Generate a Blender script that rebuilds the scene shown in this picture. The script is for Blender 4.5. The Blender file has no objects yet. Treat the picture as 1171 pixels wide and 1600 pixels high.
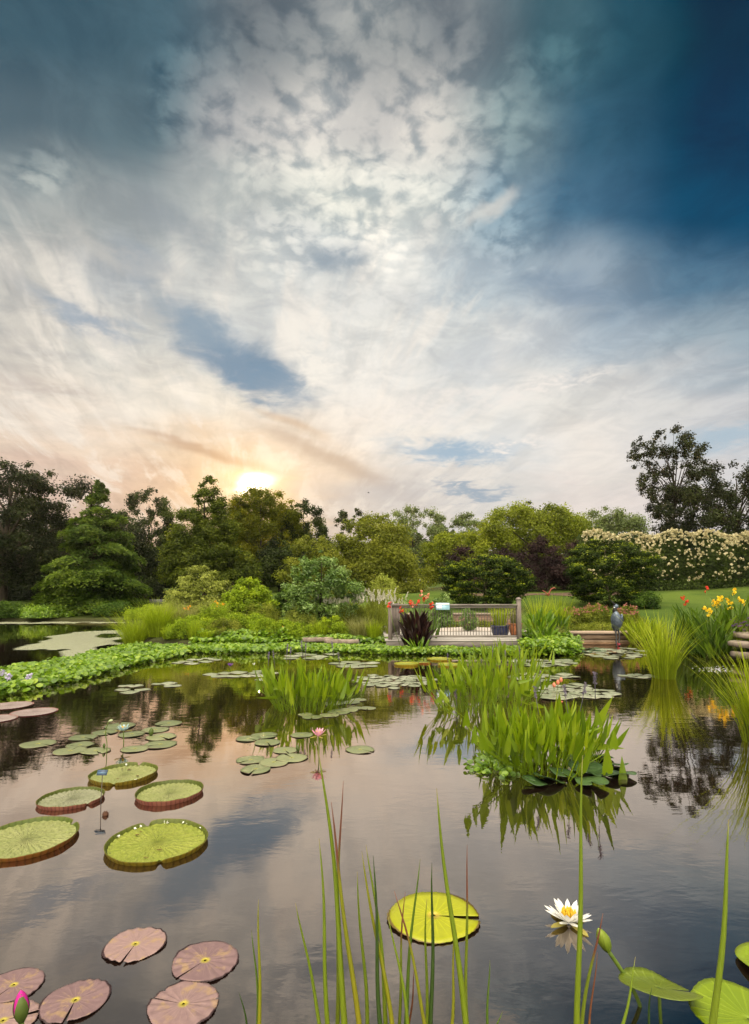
import bpy, math, random
import numpy as np
from mathutils import Vector, Matrix

SC = bpy.context.scene
COL = SC.collection
PI = math.pi
R = math.radians

# ------------------------------------------------------------------ camera
FPX, CXP, HZ, EYE = 870.0, 585.5, 932.0, 1.55      # focal length, centre column, horizon row (photo pixels); eye height (m)
PITCH = R(4.5)
CYP = HZ - FPX * math.tan(PITCH)
cam_d = bpy.data.cameras.new("camera")
cam = bpy.data.objects.new("camera", cam_d)
COL.objects.link(cam)
cam.location = (0, 0, EYE)
cam.rotation_euler = (PI / 2 + PITCH, 0, 0)
cam_d.sensor_width = 36.0
cam_d.sensor_fit = 'AUTO'
cam_d.lens = 36.0 * FPX / 1600.0
cam_d.shift_y = (CYP - 800.0) / 1600.0
cam_d.clip_start = 0.05
cam_d.clip_end = 3000.0
SC.camera = cam
SC.render.resolution_x, SC.render.resolution_y = 749, 1024


def ray(px, py):
    a, b = (px - CXP) / FPX, (CYP - py) / FPX
    return np.array([a, math.cos(PITCH) - b * math.sin(PITCH), math.sin(PITCH) + b * math.cos(PITCH)])


def wat(px, py, z=0.0):
    """the point of the level z that is seen at this pixel of the photograph"""
    d = ray(px, py)
    t = (z - EYE) / d[2]
    return np.array([d[0] * t, d[1] * t, z])


def dep(px, py, Y):
    """the point at distance Y seen at this pixel"""
    d = ray(px, py)
    t = Y / d[1]
    return np.array([d[0] * t, Y, EYE + d[2] * t])


def lin(rgb):
    return tuple(((c / 255.0) / 12.92 if c / 255.0 <= 0.04045 else ((c / 255.0 + 0.055) / 1.055) ** 2.4) for c in rgb)


# ------------------------------------------------------------------ exposure, sun, sky
EXPO = 0.8
vs = SC.view_settings
vs.view_transform = 'Standard'
vs.look = 'None'
vs.exposure = EXPO
vs.gamma = 1.0
vs.use_curve_mapping = False

SUN_AZ, SUN_EL = R(-12.3), R(8.2)
sun_d = bpy.data.lights.new("sun", 'SUN')
sun_d.energy = 3.4
sun_d.angle = R(2.5)
sun_d.color = (1.0, 0.74, 0.42)
sun = bpy.data.objects.new("sun", sun_d)
COL.objects.link(sun)
sdir = Vector((math.sin(SUN_AZ) * math.cos(SUN_EL), math.cos(SUN_AZ) * math.cos(SUN_EL), math.sin(SUN_EL)))
sun.rotation_euler = sdir.to_track_quat('Z', 'Y').to_euler()
sun.location = sdir * 200

W_STR = 0.1
world = bpy.data.worlds.new("World")
SC.world = world
world.use_nodes = True
nt = world.node_tree
nt.nodes.clear()


class G:
    """small helper for writing node graphs as expressions"""

    def __init__(self, tree):
        self.t = tree

    def node(self, kind, **kw):
        n = self.t.nodes.new(kind)
        for k, v in kw.items():
            setattr(n, k, v)
        return n

    def put(self, sock, v):
        if isinstance(v, bpy.types.NodeSocket):
            self.t.links.new(v, sock)
        elif v is not None:
            if sock.type == 'RGBA' and hasattr(v, '__len__') and len(v) == 3:
                v = (*v, 1.0)
            sock.default_value = v

    def m(self, op, a, b=None, c=None, clamp=False):
        n = self.node('ShaderNodeMath', operation=op, use_clamp=clamp)
        self.put(n.inputs[0], a)
        self.put(n.inputs[1], b)
        self.put(n.inputs[2], c)
        return n.outputs[0]

    def v(self, op, a, b=None, s=None):
        n = self.node('ShaderNodeVectorMath', operation=op)
        self.put(n.inputs[0], a)
        if b is not None:
            self.put(n.inputs[1], b)
        if s is not None:
            self.put(n.inputs['Scale'], s)
        return n.outputs['Value'] if op in ('DOT_PRODUCT', 'LENGTH', 'DISTANCE') else n.outputs[0]

    def xyz(self, v):
        n = self.node('ShaderNodeSeparateXYZ')
        self.put(n.inputs[0], v)
        return n.outputs[0], n.outputs[1], n.outputs[2]

    def comb(self, x, y, z=0.0):
        n = self.node('ShaderNodeCombineXYZ')
        for i, q in enumerate((x, y, z)):
            self.put(n.inputs[i], q)
        return n.outputs[0]

    def noise(self, vec, scale, detail=4.0, rough=0.5, dist=0.0, color=False):
        n = self.node('ShaderNodeTexNoise')
        self.put(n.inputs['Vector'], vec)
        n.inputs['Scale'].default_value = scale
        n.inputs['Detail'].default_value = detail
        n.inputs['Roughness'].default_value = rough
        n.inputs['Distortion'].default_value = dist
        return n.outputs['Color'] if color else n.outputs[0]

    def sstep(self, x, a, b, lo=0.0, hi=1.0):
        n = self.node('ShaderNodeMapRange', interpolation_type='SMOOTHSTEP')
        for i, q in enumerate((x, a, b, lo, hi)):
            self.put(n.inputs[i], q)
        return n.outputs[0]

    def mix(self, f, a, b, mode='MIX'):
        n = self.node('ShaderNodeMix', data_type='RGBA', blend_type=mode)
        self.put(n.inputs[0], f)
        self.put(n.inputs[6], a)
        self.put(n.inputs[7], b)
        return n.outputs[2]

    def ramp(self, f, stops, interp='LINEAR'):
        n = self.node('ShaderNodeValToRGB')
        n.color_ramp.interpolation = interp
        el = n.color_ramp.elements
        while len(el) > 1:
            el.remove(el[-1])
        el[0].position, el[0].color = stops[0][0], (*stops[0][1], 1.0)
        for p, c in stops[1:]:
            e = el.new(p)
            e.color = (*c, 1.0)
        self.put(n.inputs[0], f)
        return n.outputs[0]


g = G(nt)
D = g.node('ShaderNodeTexCoord').outputs['Generated']
dx, dy, dz = g.xyz(D)
yc = g.m('MAXIMUM', dy, 0.22)
U0 = g.m('DIVIDE', dx, yc)                       # tangent of azimuth
V0 = g.m('DIVIDE', dz, yc)                       # slope above the horizon
zc = g.m('ADD', g.m('MAXIMUM', dz, 0.0), 0.11)
ca, sa = math.cos(SUN_AZ), math.sin(SUN_AZ)
cpx = g.m('DIVIDE', dx, zc)
cpy = g.m('DIVIDE', dy, zc)
along = g.m('ADD', g.m('MULTIPLY', cpx, sa), g.m('MULTIPLY', cpy, ca))      # cloud layer seen from below: axis towards the sun
across = g.m('SUBTRACT', g.m('MULTIPLY', cpx, ca), g.m('MULTIPLY', cpy, sa))
CP = g.comb(cpx, cpy, 0.0)
STREAK = g.comb(g.m('MULTIPLY', across, 1.0), g.m('MULTIPLY', along, 0.22), 3.0)

wn = g.noise(CP, 1.9, 3.0, 0.55, 0.3, color=True)
wv = g.v('SUBTRACT', wn, (0.5, 0.5, 0.5))
wx, wy, wz = g.xyz(wv)
U = g.m('ADD', U0, g.m('MULTIPLY', wx, 0.22))
V = g.m('ADD', V0, g.m('MULTIPLY', wy, 0.22))
wn2 = g.noise(CP, 7.0, 4.0, 0.6, 0.4, color=True)
wv2 = g.v('SUBTRACT', wn2, (0.5, 0.5, 0.5))
w2x, w2y, w2z = g.xyz(wv2)
UE = g.m('ADD', U0, g.m('MULTIPLY', wx, 0.07))
VE = g.m('ADD', V0, g.m('MULTIPLY', wy, 0.05))
UF = g.m('ADD', UE, g.m('MULTIPLY', w2x, 0.135))
VF = g.m('ADD', VE, g.m('MULTIPLY', w2y, 0.10))


def uu(px):
    return (px - CXP) / FPX


def vv(py):
    return (HZ - py) / FPX


# broad colour of the cloud sheet, in bands of height above the horizon
SKY = [
    (-20, [(-250, (70, 96, 109)), (30, (68, 94, 108)), (200, (76, 102, 115)), (400, (110, 117, 123)), (560, (141, 145, 147)), (720, (123, 129, 134)), (880, (73, 104, 115)), (1000, (43, 79, 96)), (1140, (14, 51, 72)), (1400, (13, 50, 71))]),
    (150, [(-250, (97, 116, 126)), (30, (97, 116, 126)), (200, (95, 115, 125)), (340, (152, 154, 157)), (520, (187, 185, 183)), (680, (185, 183, 181)), (800, (127, 146, 151)), (930, (57, 94, 116)), (1120, (17, 58, 85)), (1400, (15, 53, 80))]),
    (285, [(-250, (164, 169, 169)), (30, (162, 168, 168)), (200, (164, 170, 171)), (350, (180, 184, 182)), (500, (204, 205, 199)), (650, (200, 202, 198)), (780, (130, 153, 167)), (900, (77, 113, 138)), (1120, (30, 76, 107)), (1400, (28, 71, 103))]),
    (400, [(-250, (200, 197, 191)), (40, (200, 197, 191)), (180, (184, 187, 189)), (330, (212, 211, 206)), (500, (204, 206, 205)), (620, (226, 224, 219)), (750, (182, 193, 200)), (900, (150, 165, 178)), (1120, (88, 120, 144)), (1400, (84, 116, 141))]),
    (505, [(-250, (214, 207, 198)), (40, (214, 207, 198)), (200, (215, 212, 205)), (380, (208, 209, 208)), (550, (230, 227, 221)), (700, (218, 219, 217)), (850, (200, 204, 207)), (1000, (174, 186, 196)), (1140, (153, 170, 182)), (1400, (151, 169, 182))]),
    (610, [(-250, (226, 213, 199)), (40, (226, 214, 201)), (200, (237, 227, 214)), (330, (244, 233, 217)), (550, (235, 230, 223)), (720, (223, 222, 219)), (880, (227, 223, 217)), (1020, (213, 211, 209)), (1140, (201, 201, 203)), (1400, (201, 201, 204))]),
    (695, [(-250, (224, 202, 183)), (40, (227, 205, 186)), (180, (231, 211, 192)), (320, (230, 202, 175)), (480, (224, 209, 195)), (600, (231, 224, 217)), (780, (222, 222, 221)), (930, (233, 225, 217)), (1140, (206, 208, 212)), (1400, (204, 207, 211))]),
    (775, [(-250, (210, 184, 168)), (60, (214, 187, 171)), (250, (217, 187, 166)), (400, (235, 200, 160)), (500, (206, 193, 184)), (620, (214, 207, 202)), (780, (214, 210, 206)), (920, (228, 217, 211)), (1140, (215, 208, 205)), (1400, (213, 207, 205))]),
    (900, [(-250, (196, 172, 156)), (100, (200, 174, 154)), (390, (222, 182, 138)), (585, (205, 194, 186)), (860, (212, 204, 200)), (1400, (208, 202, 199))]),
]
uf = g.m('DIVIDE', g.m('SUBTRACT', U, uu(-250)), uu(1400) - uu(-250))
sky = None
for k, (py, row) in enumerate(SKY):
    c = g.ramp(uf, [((px + 250) / 1650.0, lin(rgb)) for px, rgb in row], 'EASE')
    if sky is None:
        sky = c
    else:
        sky = g.mix(g.sstep(V, vv(SKY[k - 1][0]), vv(py)), sky, c)


def ell(px, py, rx, ry, rot, fine=True, p=1.0):
    """soft ellipse in the sky, with a ragged edge"""
    a = g.m('SUBTRACT', UF if fine else UE, uu(px))
    b = g.m('SUBTRACT', VF if fine else VE, vv(py))
    c, s = math.cos(R(rot)), math.sin(R(rot))
    e = g.m('MULTIPLY', g.m('ADD', g.m('MULTIPLY', a, c), g.m('MULTIPLY', b, -s)), FPX / rx)
    f = g.m('MULTIPLY', g.m('ADD', g.m('MULTIPLY', a, s), g.m('MULTIPLY', b, c)), FPX / ry)
    d = g.m('ADD', g.m('MULTIPLY', e, e), g.m('MULTIPLY', f, f))
    if p != 1.0:
        d = g.m('POWER', d, p)
    return g.m('EXPONENT', g.m('MULTIPLY', d, -1.0))


# thin streaks that run towards the sun
st = g.noise(STREAK, 2.6, 4.0, 0.55, 0.6)
st2 = g.noise(STREAK, 7.0, 4.0, 0.6, 0.4)
fine = g.noise(CP, 6.0, 7.0, 0.66, 0.6)
low = g.sstep(V0, 1.0, 0.25)
s_amt = g.m('MULTIPLY', g.sstep(g.m('ADD', g.m('MULTIPLY', st, 0.7), g.m('MULTIPLY', st2, 0.3)), 0.53, 0.36), 0.46)
sky = g.mix(g.m('MULTIPLY', s_amt, g.sstep(V0, 0.02, 0.3, 0.35, 1.0)), sky, g.mix(1.0, sky, (0.75, 0.765, 0.775), 'MULTIPLY'))
fan = g.m('MULTIPLY', g.m('MULTIPLY', g.sstep(V0, 0.85, 0.5), g.sstep(V0, 0.03, 0.2)), g.sstep(U0, 0.4, 0.05))
st3 = g.noise(STREAK, 11.0, 4.0, 0.6, 0.5)
sky = g.mix(g.m('MULTIPLY', g.sstep(st3, 0.52, 0.36), g.m('MULTIPLY', fan, 0.30)), sky, g.mix(1.0, sky, (0.70, 0.715, 0.735), 'MULTIPLY'))
s_hi = g.m('MULTIPLY', g.sstep(st2, 0.48, 0.64), g.m('MULTIPLY', fan, 0.55))
sky = g.mix(s_hi, sky, lin((244, 234, 222)))
calm = g.sstep(V0, 0.12, 0.6, 0.22, 1.0)
fm = g.sstep(fine, 0.36, 0.64)
fa = g.m('ADD', g.m('MULTIPLY', g.m('SUBTRACT', fm, 0.5), g.m('MULTIPLY', calm, 0.55)), 0.26)
sky = g.mix(fa, g.mix(1.0, sky, (0.90, 0.915, 0.93), 'MULTIPLY'), g.mix(1.0, sky, (1.36, 1.33, 1.27), 'MULTIPLY'))

# rippled high cloud (small puffs) overhead
vor = g.node('ShaderNodeTexVoronoi', feature='SMOOTH_F1')
g.put(vor.inputs['Vector'], g.v('ADD', CP, g.v('SCALE', wv2, s=0.10)))
vor.inputs['Scale'].default_value = 25.0
vor.inputs['Smoothness'].default_value = 0.55
puff = g.noise(CP, 23.0, 6.0, 0.66, 0.45)
patch = g.noise(CP, 3.6, 3.0, 0.55, 0.4)
pf = g.m('ADD', g.m('MULTIPLY', puff, 0.95), g.m('MULTIPLY', vor.outputs['Distance'], -0.75))
pf = g.m('ADD', pf, g.m('MULTIPLY', patch, 0.80))
zone = g.m('MAXIMUM', ell(555, 95, 300, 215, 10, False, 1.4), g.m('MAXIMUM', ell(700, 215, 75, 210, -38, False, 1.5), g.m('MAXIMUM', ell(265, 85, 70, 100, 0, False, 1.5), g.m('MULTIPLY', ell(30, 230, 60, 45, 0, False), 0.8))))
zone = g.m('MAXIMUM', zone, g.m('MULTIPLY', ell(860, 40, 170, 75, -30, False), 0.55))
zone = g.m('MAXIMUM', zone, g.m('MULTIPLY', ell(520, 330, 220, 110, 0, False), 0.55))
lo_ = g.sstep(zone, 0.0, 0.9, 0.56, 0.36)
pf = g.sstep(g.m('SUBTRACT', pf, lo_), -0.20, 0.30)
gap = g.mix(1.0, sky, (0.66, 0.74, 0.80), 'MULTIPLY')
top = g.mix(1.0, sky, (1.48, 1.43, 1.36), 'MULTIPLY')
sky = g.mix(g.m('MULTIPLY', g.sstep(zone, 0.02, 0.75), 0.9), sky, g.mix(pf, gap, top))

FEAT = [  # px, py, rx, ry, rotation, colour, strength, sharpness
    (365, 553, 122, 40, 32, (112, 140, 165), 0.88, 1.35),
    (300, 495, 70, 24, 25, (140, 160, 176), 0.7, 1.2),
    (420, 590, 66, 26, 20, (120, 148, 172), 0.78, 1.35),
    (205, 395, 24, 52, -20, (128, 147, 166), 0.6, 1.3),
    (120, 480, 90, 20, 25, (142, 160, 178), 0.75, 1.3),
    (528, 385, 48, 24, -15, (138, 154, 168), 0.7, 1.5),
    (470, 350, 130, 20, 10, (232, 230, 224), 0.4, 1.0),
    (486, 545, 30, 62, -28, (242, 236, 226), 1.0, 1.5),
    (280, 330, 120, 30, 40, (150, 158, 164), 0.55, 1.2),
    (160, 370, 120, 24, 30, (206, 202, 194), 0.5, 1.2),
    (60, 600, 120, 16, 12, (196, 184, 176), 0.5, 1.2),
    (330, 420, 70, 26, 30, (214, 213, 208), 0.6, 1.2),
    (545, 615, 70, 16, 28, (240, 234, 226), 0.6, 1.3),
    (600, 450, 90, 22, -10, (232, 230, 226), 0.5, 1.3),
    (765, 290, 52, 17, -25, (212, 210, 204), 0.8, 1.5),
    (668, 345, 55, 14, -62, (224, 222, 216), 0.7, 1.5),
    (710, 698, 92, 22, 2, (150, 178, 200), 0.9, 1.6),
    (800, 690, 60, 11, -10, (244, 236, 228), 0.85, 1.3),
    (738, 766, 50, 11, 2, (152, 170, 186), 0.9, 1.6),
    (505, 575, 46, 22, 40, (244, 238, 228), 0.8, 1.6),
    (640, 650, 70, 10, -12, (240, 233, 226), 0.6, 1.4),
    (560, 450, 60, 24, 0, (232, 230, 224), 0.6, 1.5),
    (862, 592, 112, 14, -14, (244, 236, 228), 0.75, 1.2),
    (690, 625, 130, 18, -8, (240, 233, 226), 0.5, 1.2),
    (900, 430, 110, 26, 12, (118, 142, 166), 0.45, 1.2),
    (745, 560, 80, 34, -10, (200, 205, 210), 0.5, 1.2),
    (1160, 672, 80, 22, -8, (172, 192, 206), 0.8, 1.4),
]
crisp = g.sstep(puff, 0.40, 0.60, 0.30, 1.15)
for px, py, rx, ry, rot, rgb, s, p in FEAT:
    k_ = g.m('MULTIPLY', ell(px, py, rx, ry, rot, True, p), s)
    if min(rgb) > 205:
        k_ = g.m('MULTIPLY', k_, crisp, clamp=True)
    sky = g.mix(k_, sky, lin(rgb))
for px, py, rx, ry, rot, rgb, s, p in [
    (505, 712, 135, 12, 27, (176, 160, 150), 0.7, 1.2),
    (320, 700, 105, 8, 17, (172, 138, 116), 0.75, 1.2),
    (450, 655, 60, 8, 24, (200, 172, 146), 0.6, 1.2),
    (560, 765, 120, 20, 6, (186, 184, 186), 0.6, 1.2),
]:
    sky = g.mix(g.m('MULTIPLY', ell(px, py, rx, ry, rot, False, p), s), sky, lin(rgb))

# the sun behind thin cloud
glow = ell(390, 752, 150, 70, 0, False)
sky = g.mix(g.m('MULTIPLY', glow, 0.30), sky, lin((255, 205, 140)))
warm = ell(394, 752, 74, 40, 5, False, 0.7)
wide = ell(385, 730, 270, 110, -6, False)
core = ell(397, 757, 25, 15, -8, False, 1.5)
sky = g.v('ADD', sky, g.v('SCALE', (0.95, 0.62, 0.30), s=g.m('MULTIPLY', warm, 0.55)))
sky = g.v('ADD', sky, g.v('SCALE', (0.12, 0.085, 0.04), s=wide))
sky = g.v('ADD', sky, g.v('SCALE', (1.0, 0.86, 0.60), s=g.m('MULTIPLY', core, 3.0)))

sky = g.v('MAXIMUM', g.v('SUBTRACT', g.v('MULTIPLY', sky, (1.03, 1.03, 1.025)), (0.012, 0.009, 0.006)), (0.002, 0.010, 0.022))
front = g.v('SCALE', sky, s=1.0 / (W_STR * 2 ** EXPO))

# the rest of the dome: clear sky with an added bright cloud fill, unseen, that lights the foliage
nish = g.node('ShaderNodeTexSky', sky_type='NISHITA')
nish.sun_disc = False
nish.sun_elevation = SUN_EL
nish.sun_rotation = SUN_AZ
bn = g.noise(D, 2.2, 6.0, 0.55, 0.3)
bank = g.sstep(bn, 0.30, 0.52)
BACK_FILL = 34.0
back = g.mix(bank, g.v('SCALE', nish.outputs[0], s=1.2), (BACK_FILL, BACK_FILL * 0.90, BACK_FILL * 0.72))
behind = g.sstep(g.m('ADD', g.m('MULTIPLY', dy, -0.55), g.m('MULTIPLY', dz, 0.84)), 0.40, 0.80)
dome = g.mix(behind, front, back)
bg = g.node('ShaderNodeBackground')
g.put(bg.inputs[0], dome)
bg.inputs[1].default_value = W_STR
out = g.node('ShaderNodeOutputWorld')
nt.links.new(bg.outputs[0], out.inputs[0])
try:
    world.cycles.sampling_method = 'MANUAL'
    world.cycles.sample_map_resolution = 512
except Exception:
    pass
SC.cycles.max_bounces = 6
SC.cycles.diffuse_bounces = 3
SC.cycles.glossy_bounces = 3
SC.cycles.transmission_bounces = 3
SC.cycles.transparent_max_bounces = 6
SC.cycles.caustics_reflective = False
SC.cycles.caustics_refractive = False
# ------------------------------------------------------------------ helpers for objects


def tag(o, label=None, cat=None, group=None, kind=None):
    if label:
        o['label'] = label
    if cat:
        o['category'] = cat
    if group:
        o['group'] = group
    if kind:
        o['kind'] = kind
    return o


def root(name, loc, label, cat, group=None):
    o = bpy.data.objects.new(name, None)
    COL.objects.link(o)
    o.location = tuple(float(c) for c in loc)
    o.empty_display_size = 0.1
    return tag(o, label, cat, group)


def mesh(name, V, F, mat=None, parent=None, smooth=False, attrs=None, loc=None):
    """one mesh object. F: (n,k) array or list of index lists"""
    me = bpy.data.meshes.new(name)
    V = np.asarray(V, dtype=np.float32).reshape(-1, 3)
    if isinstance(F, np.ndarray):
        k = F.shape[1]
        loops = F.astype(np.int32).ravel()
        starts = np.arange(0, len(F) * k, k, dtype=np.int32)
    else:
        loops = np.array([i for f in F for i in f], dtype=np.int32)
        starts = np.cumsum([0] + [len(f) for f in F[:-1]]).astype(np.int32)
    me.vertices.add(len(V))
    me.vertices.foreach_set('co', V.ravel())
    me.loops.add(len(loops))
    me.loops.foreach_set('vertex_index', loops)
    me.polygons.add(len(starts))
    me.polygons.foreach_set('loop_start', starts)
    me.update(calc_edges=True)
    me.validate()
    if smooth:
        me.polygons.foreach_set('use_smooth', np.ones(len(me.polygons), dtype=bool))
    for k, a in (attrs or {}).items():
        at = me.attributes.new(k, 'FLOAT', 'POINT')
        at.data.foreach_set('value', np.asarray(a, dtype=np.float32).ravel())
    if mat:
        me.materials.append(mat)
    o = bpy.data.objects.new(name, me)
    COL.objects.link(o)
    if parent:
        o.parent = parent
    if loc is not None:
        o.location = tuple(float(c) for c in loc)
    return o


class MB:
    """collects shapes into one mesh"""

    def __init__(self):
        self.V, self.F, self.A = [], [], []
        self.n = 0

    def add(self, V, F, a=None):
        V = np.asarray(V, float).reshape(-1, 3)
        self.V.append(V)
        self.F += [[i + self.n for i in f] for f in F]
        self.A.append(np.full(len(V), 0.5) if a is None else np.broadcast_to(np.asarray(a, float), (len(V),)))
        self.n += len(V)
        return self

    def box(self, c, s, rz=0.0, rx=0.0, bev=0.0):
        x, y, z = s[0] / 2, s[1] / 2, s[2] / 2
        b = min(bev, x * .9, y * .9, z * .9)
        if b <= 0:
            v = np.array([(i * x, j * y, k * z) for i in (-1, 1) for j in (-1, 1) for k in (-1, 1)], float)
            f = [(0, 1, 3, 2), (4, 6, 7, 5), (0, 4, 5, 1), (2, 3, 7, 6), (0, 2, 6, 4), (1, 5, 7, 3)]
        else:
            prof = [(-z, b), (-z + b, 0), (z - b, 0), (z, b)]
            v, f = [], []
            for zz, ins in prof:
                xx, yy = x - ins, y - ins
                v += [(-xx, -yy, zz), (xx, -yy, zz), (xx, yy, zz), (-xx, yy, zz)]
            for r in range(3):
                for q in range(4):
                    f.append((r * 4 + q, r * 4 + (q + 1) % 4, r * 4 + 4 + (q + 1) % 4, r * 4 + 4 + q))
            f += [(3, 2, 1, 0), (12, 13, 14, 15)]
            v = np.array(v, float)
        if rx:
            c_, s_ = math.cos(rx), math.sin(rx)
            v = np.stack([v[:, 0], v[:, 1] * c_ - v[:, 2] * s_, v[:, 1] * s_ + v[:, 2] * c_], 1)
        if rz:
            c_, s_ = math.cos(rz), math.sin(rz)
            v = np.stack([v[:, 0] * c_ - v[:, 1] * s_, v[:, 0] * s_ + v[:, 1] * c_, v[:, 2]], 1)
        return self.add(v + np.asarray(c, float), f)

    def tube(self, P, rad, n=6, a=None, cap=True):
        P = np.asarray(P, float)
        k = len(P)
        rad = np.broadcast_to(np.asarray(rad, float), (k,))
        T = np.gradient(P, axis=0)
        T /= np.linalg.norm(T, axis=1, keepdims=True) + 1e-9
        ref = np.array([0.0, 0, 1]) if abs(T[:, 2]).mean() < 0.8 else np.array([1.0, 0, 0])
        A = np.cross(T, ref)
        A /= np.linalg.norm(A, axis=1, keepdims=True) + 1e-9
        B = np.cross(T, A)
        an = np.arange(n) * 2 * PI / n
        V = P[:, None, :] + rad[:, None, None] * (np.cos(an)[None, :, None] * A[:, None, :] + np.sin(an)[None, :, None] * B[:, None, :])
        F = []
        for i in range(k - 1):
            for j in range(n):
                F.append((i * n + j, i * n + (j + 1) % n, (i + 1) * n + (j + 1) % n, (i + 1) * n + j))
        if cap:
            F += [tuple(range(n))[::-1], tuple((k - 1) * n + j for j in range(n))]
        att = None if a is None else np.repeat(np.broadcast_to(np.asarray(a, float), (k,)), n)
        return self.add(V.reshape(-1, 3), F, att)

    def lathe(self, prof, n=20, c=(0, 0, 0), a=None, close=True):
        V, F = [], []
        for r, z in prof:
            for j in range(n):
                t = 2 * PI * j / n
                V.append((c[0] + r * math.cos(t), c[1] + r * math.sin(t), c[2] + z))
        for i in range(len(prof) - 1):
            for j in range(n):
                F.append((i * n + j, i * n + (j + 1) % n, (i + 1) * n + (j + 1) % n, (i + 1) * n + j))
        if close:
            F += [tuple(range(n))[::-1], tuple((len(prof) - 1) * n + j for j in range(n))]
        return self.add(V, F, a)

    def build(self, name, mat=None, parent=None, smooth=False, loc=None):
        return mesh(name, np.concatenate(self.V), self.F, mat, parent, smooth, {'tint': np.concatenate(self.A)}, loc)


def material(name):
    m = bpy.data.materials.new(name)
    m.use_nodes = True
    m.node_tree.nodes.clear()
    gg = G(m.node_tree)
    o = gg.node('ShaderNodeOutputMaterial')
    return m, gg, o


def pbr(gg, color, rough=0.6, spec=0.3, metal=0.0, bump=None, bs=0.3, bd=0.01):
    p = gg.node('ShaderNodeBsdfPrincipled')
    gg.put(p.inputs['Base Color'], color)
    gg.put(p.inputs['Roughness'], rough)
    gg.put(p.inputs['Specular IOR Level'], spec)
    gg.put(p.inputs['Metallic'], metal)
    if bump is not None:
        b = gg.node('ShaderNodeBump')
        b.inputs['Strength'].default_value = bs
        b.inputs['Distance'].default_value = bd
        gg.put(b.inputs['Height'], bump)
        gg.t.links.new(b.outputs[0], p.inputs['Normal'])
    return p


def attr(gg, name):
    n = gg.node('ShaderNodeAttribute')
    n.attribute_name = name
    return n.outputs['Fac']


def leaf_mat(name, dark, mid, light, trans=0.35, rough=0.55, spec=0.14, tcol=(1.25, 1.3, 0.6), jitter=0.35):
    """leaf colours picked leaf by leaf; light passes through the blades"""
    m, gg, o = material(name)
    geo = gg.node('ShaderNodeNewGeometry')
    t = gg.m('ADD', attr(gg, 'tint'), gg.m('MULTIPLY', gg.m('SUBTRACT', geo.outputs['Random Per Island'], 0.5), jitter), clamp=True)
    c = gg.ramp(t, [(0.0, dark), (0.5, mid), (1.0, light)])
    p = pbr(gg, c, rough, spec)
    tr = gg.node('ShaderNodeBsdfTranslucent')
    gg.put(tr.inputs[0], gg.mix(1.0, c, tcol, 'MULTIPLY'))
    mx = gg.node('ShaderNodeMixShader')
    mx.inputs[0].default_value = trans
    gg.t.links.new(p.outputs[0], mx.inputs[1])
    gg.t.links.new(tr.outputs[0], mx.inputs[2])
    gg.t.links.new(mx.outputs[0], o.inputs[0])
    return m


def plain_mat(name, c1, c2=None, scale=8.0, rough=0.7, spec=0.3, metal=0.0, bs=0.3, bd=0.01, stretch=(1, 1, 1), detail=5.0):
    m, gg, o = material(name)
    tc = gg.node('ShaderNodeTexCoord').outputs['Object']
    v = gg.v('MULTIPLY', tc, stretch)
    n = gg.noise(v, scale, detail, 0.6, 0.2)
    c = gg.mix(gg.sstep(n, 0.3, 0.7), c1, c2 or c1)
    p = pbr(gg, c, rough, spec, metal, n, bs, bd)
    gg.t.links.new(p.outputs[0], o.inputs[0])
    return m


# ------------------------------------------------------------------ ground and water
POND = np.array([(9.5, -5), (9.2, 4), (8.6, 9.5), (8.45, 12.6), (8.75, 14.5), (9.7, 17.0), (9.0, 19.1), (6.7, 19.3), (6.0, 16.6), (4.5, 16.2), (4.2, 16.6),
                 (0.4, 16.6), (-1.2, 16.9), (-2.6, 17.2), (-5.0, 17.4), (-6.0, 17.0), (-7.5, 18.0), (-8.6, 20.5), (-10.4, 24), (-13.4, 30), (-15.0, 33.6), (-19, 34.6), (-24, 35.0), (-34, 36),
                 (-60, 38), (-60, -5)], float)


def signed_dist(X, Y):
    """metres to the shore: positive on land"""
    P = np.stack([X.ravel(), Y.ravel()], 1)
    best = np.full(len(P), 1e9)
    inside = np.zeros(len(P), bool)
    n = len(POND)
    for i in range(n):
        a, b = POND[i], POND[(i + 1) % n]
        ab = b - a
        t = np.clip(((P - a) @ ab) / (ab @ ab), 0, 1)
        best = np.minimum(best, np.hypot(*(P - a - t[:, None] * ab).T))
        cond = (a[1] > P[:, 1]) != (b[1] > P[:, 1])
        xi = a[0] + (P[:, 1] - a[1]) / (b[1] - a[1] + 1e-12) * (b[0] - a[0])
        inside ^= cond & (P[:, 0] < xi)
    return np.where(inside, -best, best).reshape(X.shape)


def height(X, Y):
    X, Y = np.asarray(X, float), np.asarray(Y, float)
    s = signed_dist(X, Y)
    up = 0.16 + 0.092 * np.clip(s, 0, 30) + 0.012 * np.clip(s - 30, 0, 400)
    up += 0.05 * np.sin(X * 0.9 + 1.3) * np.sin(Y * 0.7) * np.clip(s / 4, 0, 1)
    up += 1.2 * np.clip((s - 60) / 200, 0, 1) * np.sin(X * 0.011 + 2)
    k = np.clip((s + 0.25) / 0.45, 0, 1)
    k = k * k * (3 - 2 * k)
    h = -0.6 * (1 - k) + up * k
    court = np.clip(1 - np.maximum(np.abs(X - 2.7) - 3.1, 0) / 0.8, 0, 1) * np.clip((24.2 - Y) / 0.6, 0, 1) * (s > 0)
    return np.where(s > 0, h * (1 - court) + np.minimum(h, 0.27) * court, h)


def hz(x, y):
    return float(height(np.array([x]), np.array([y]))[0])


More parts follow.
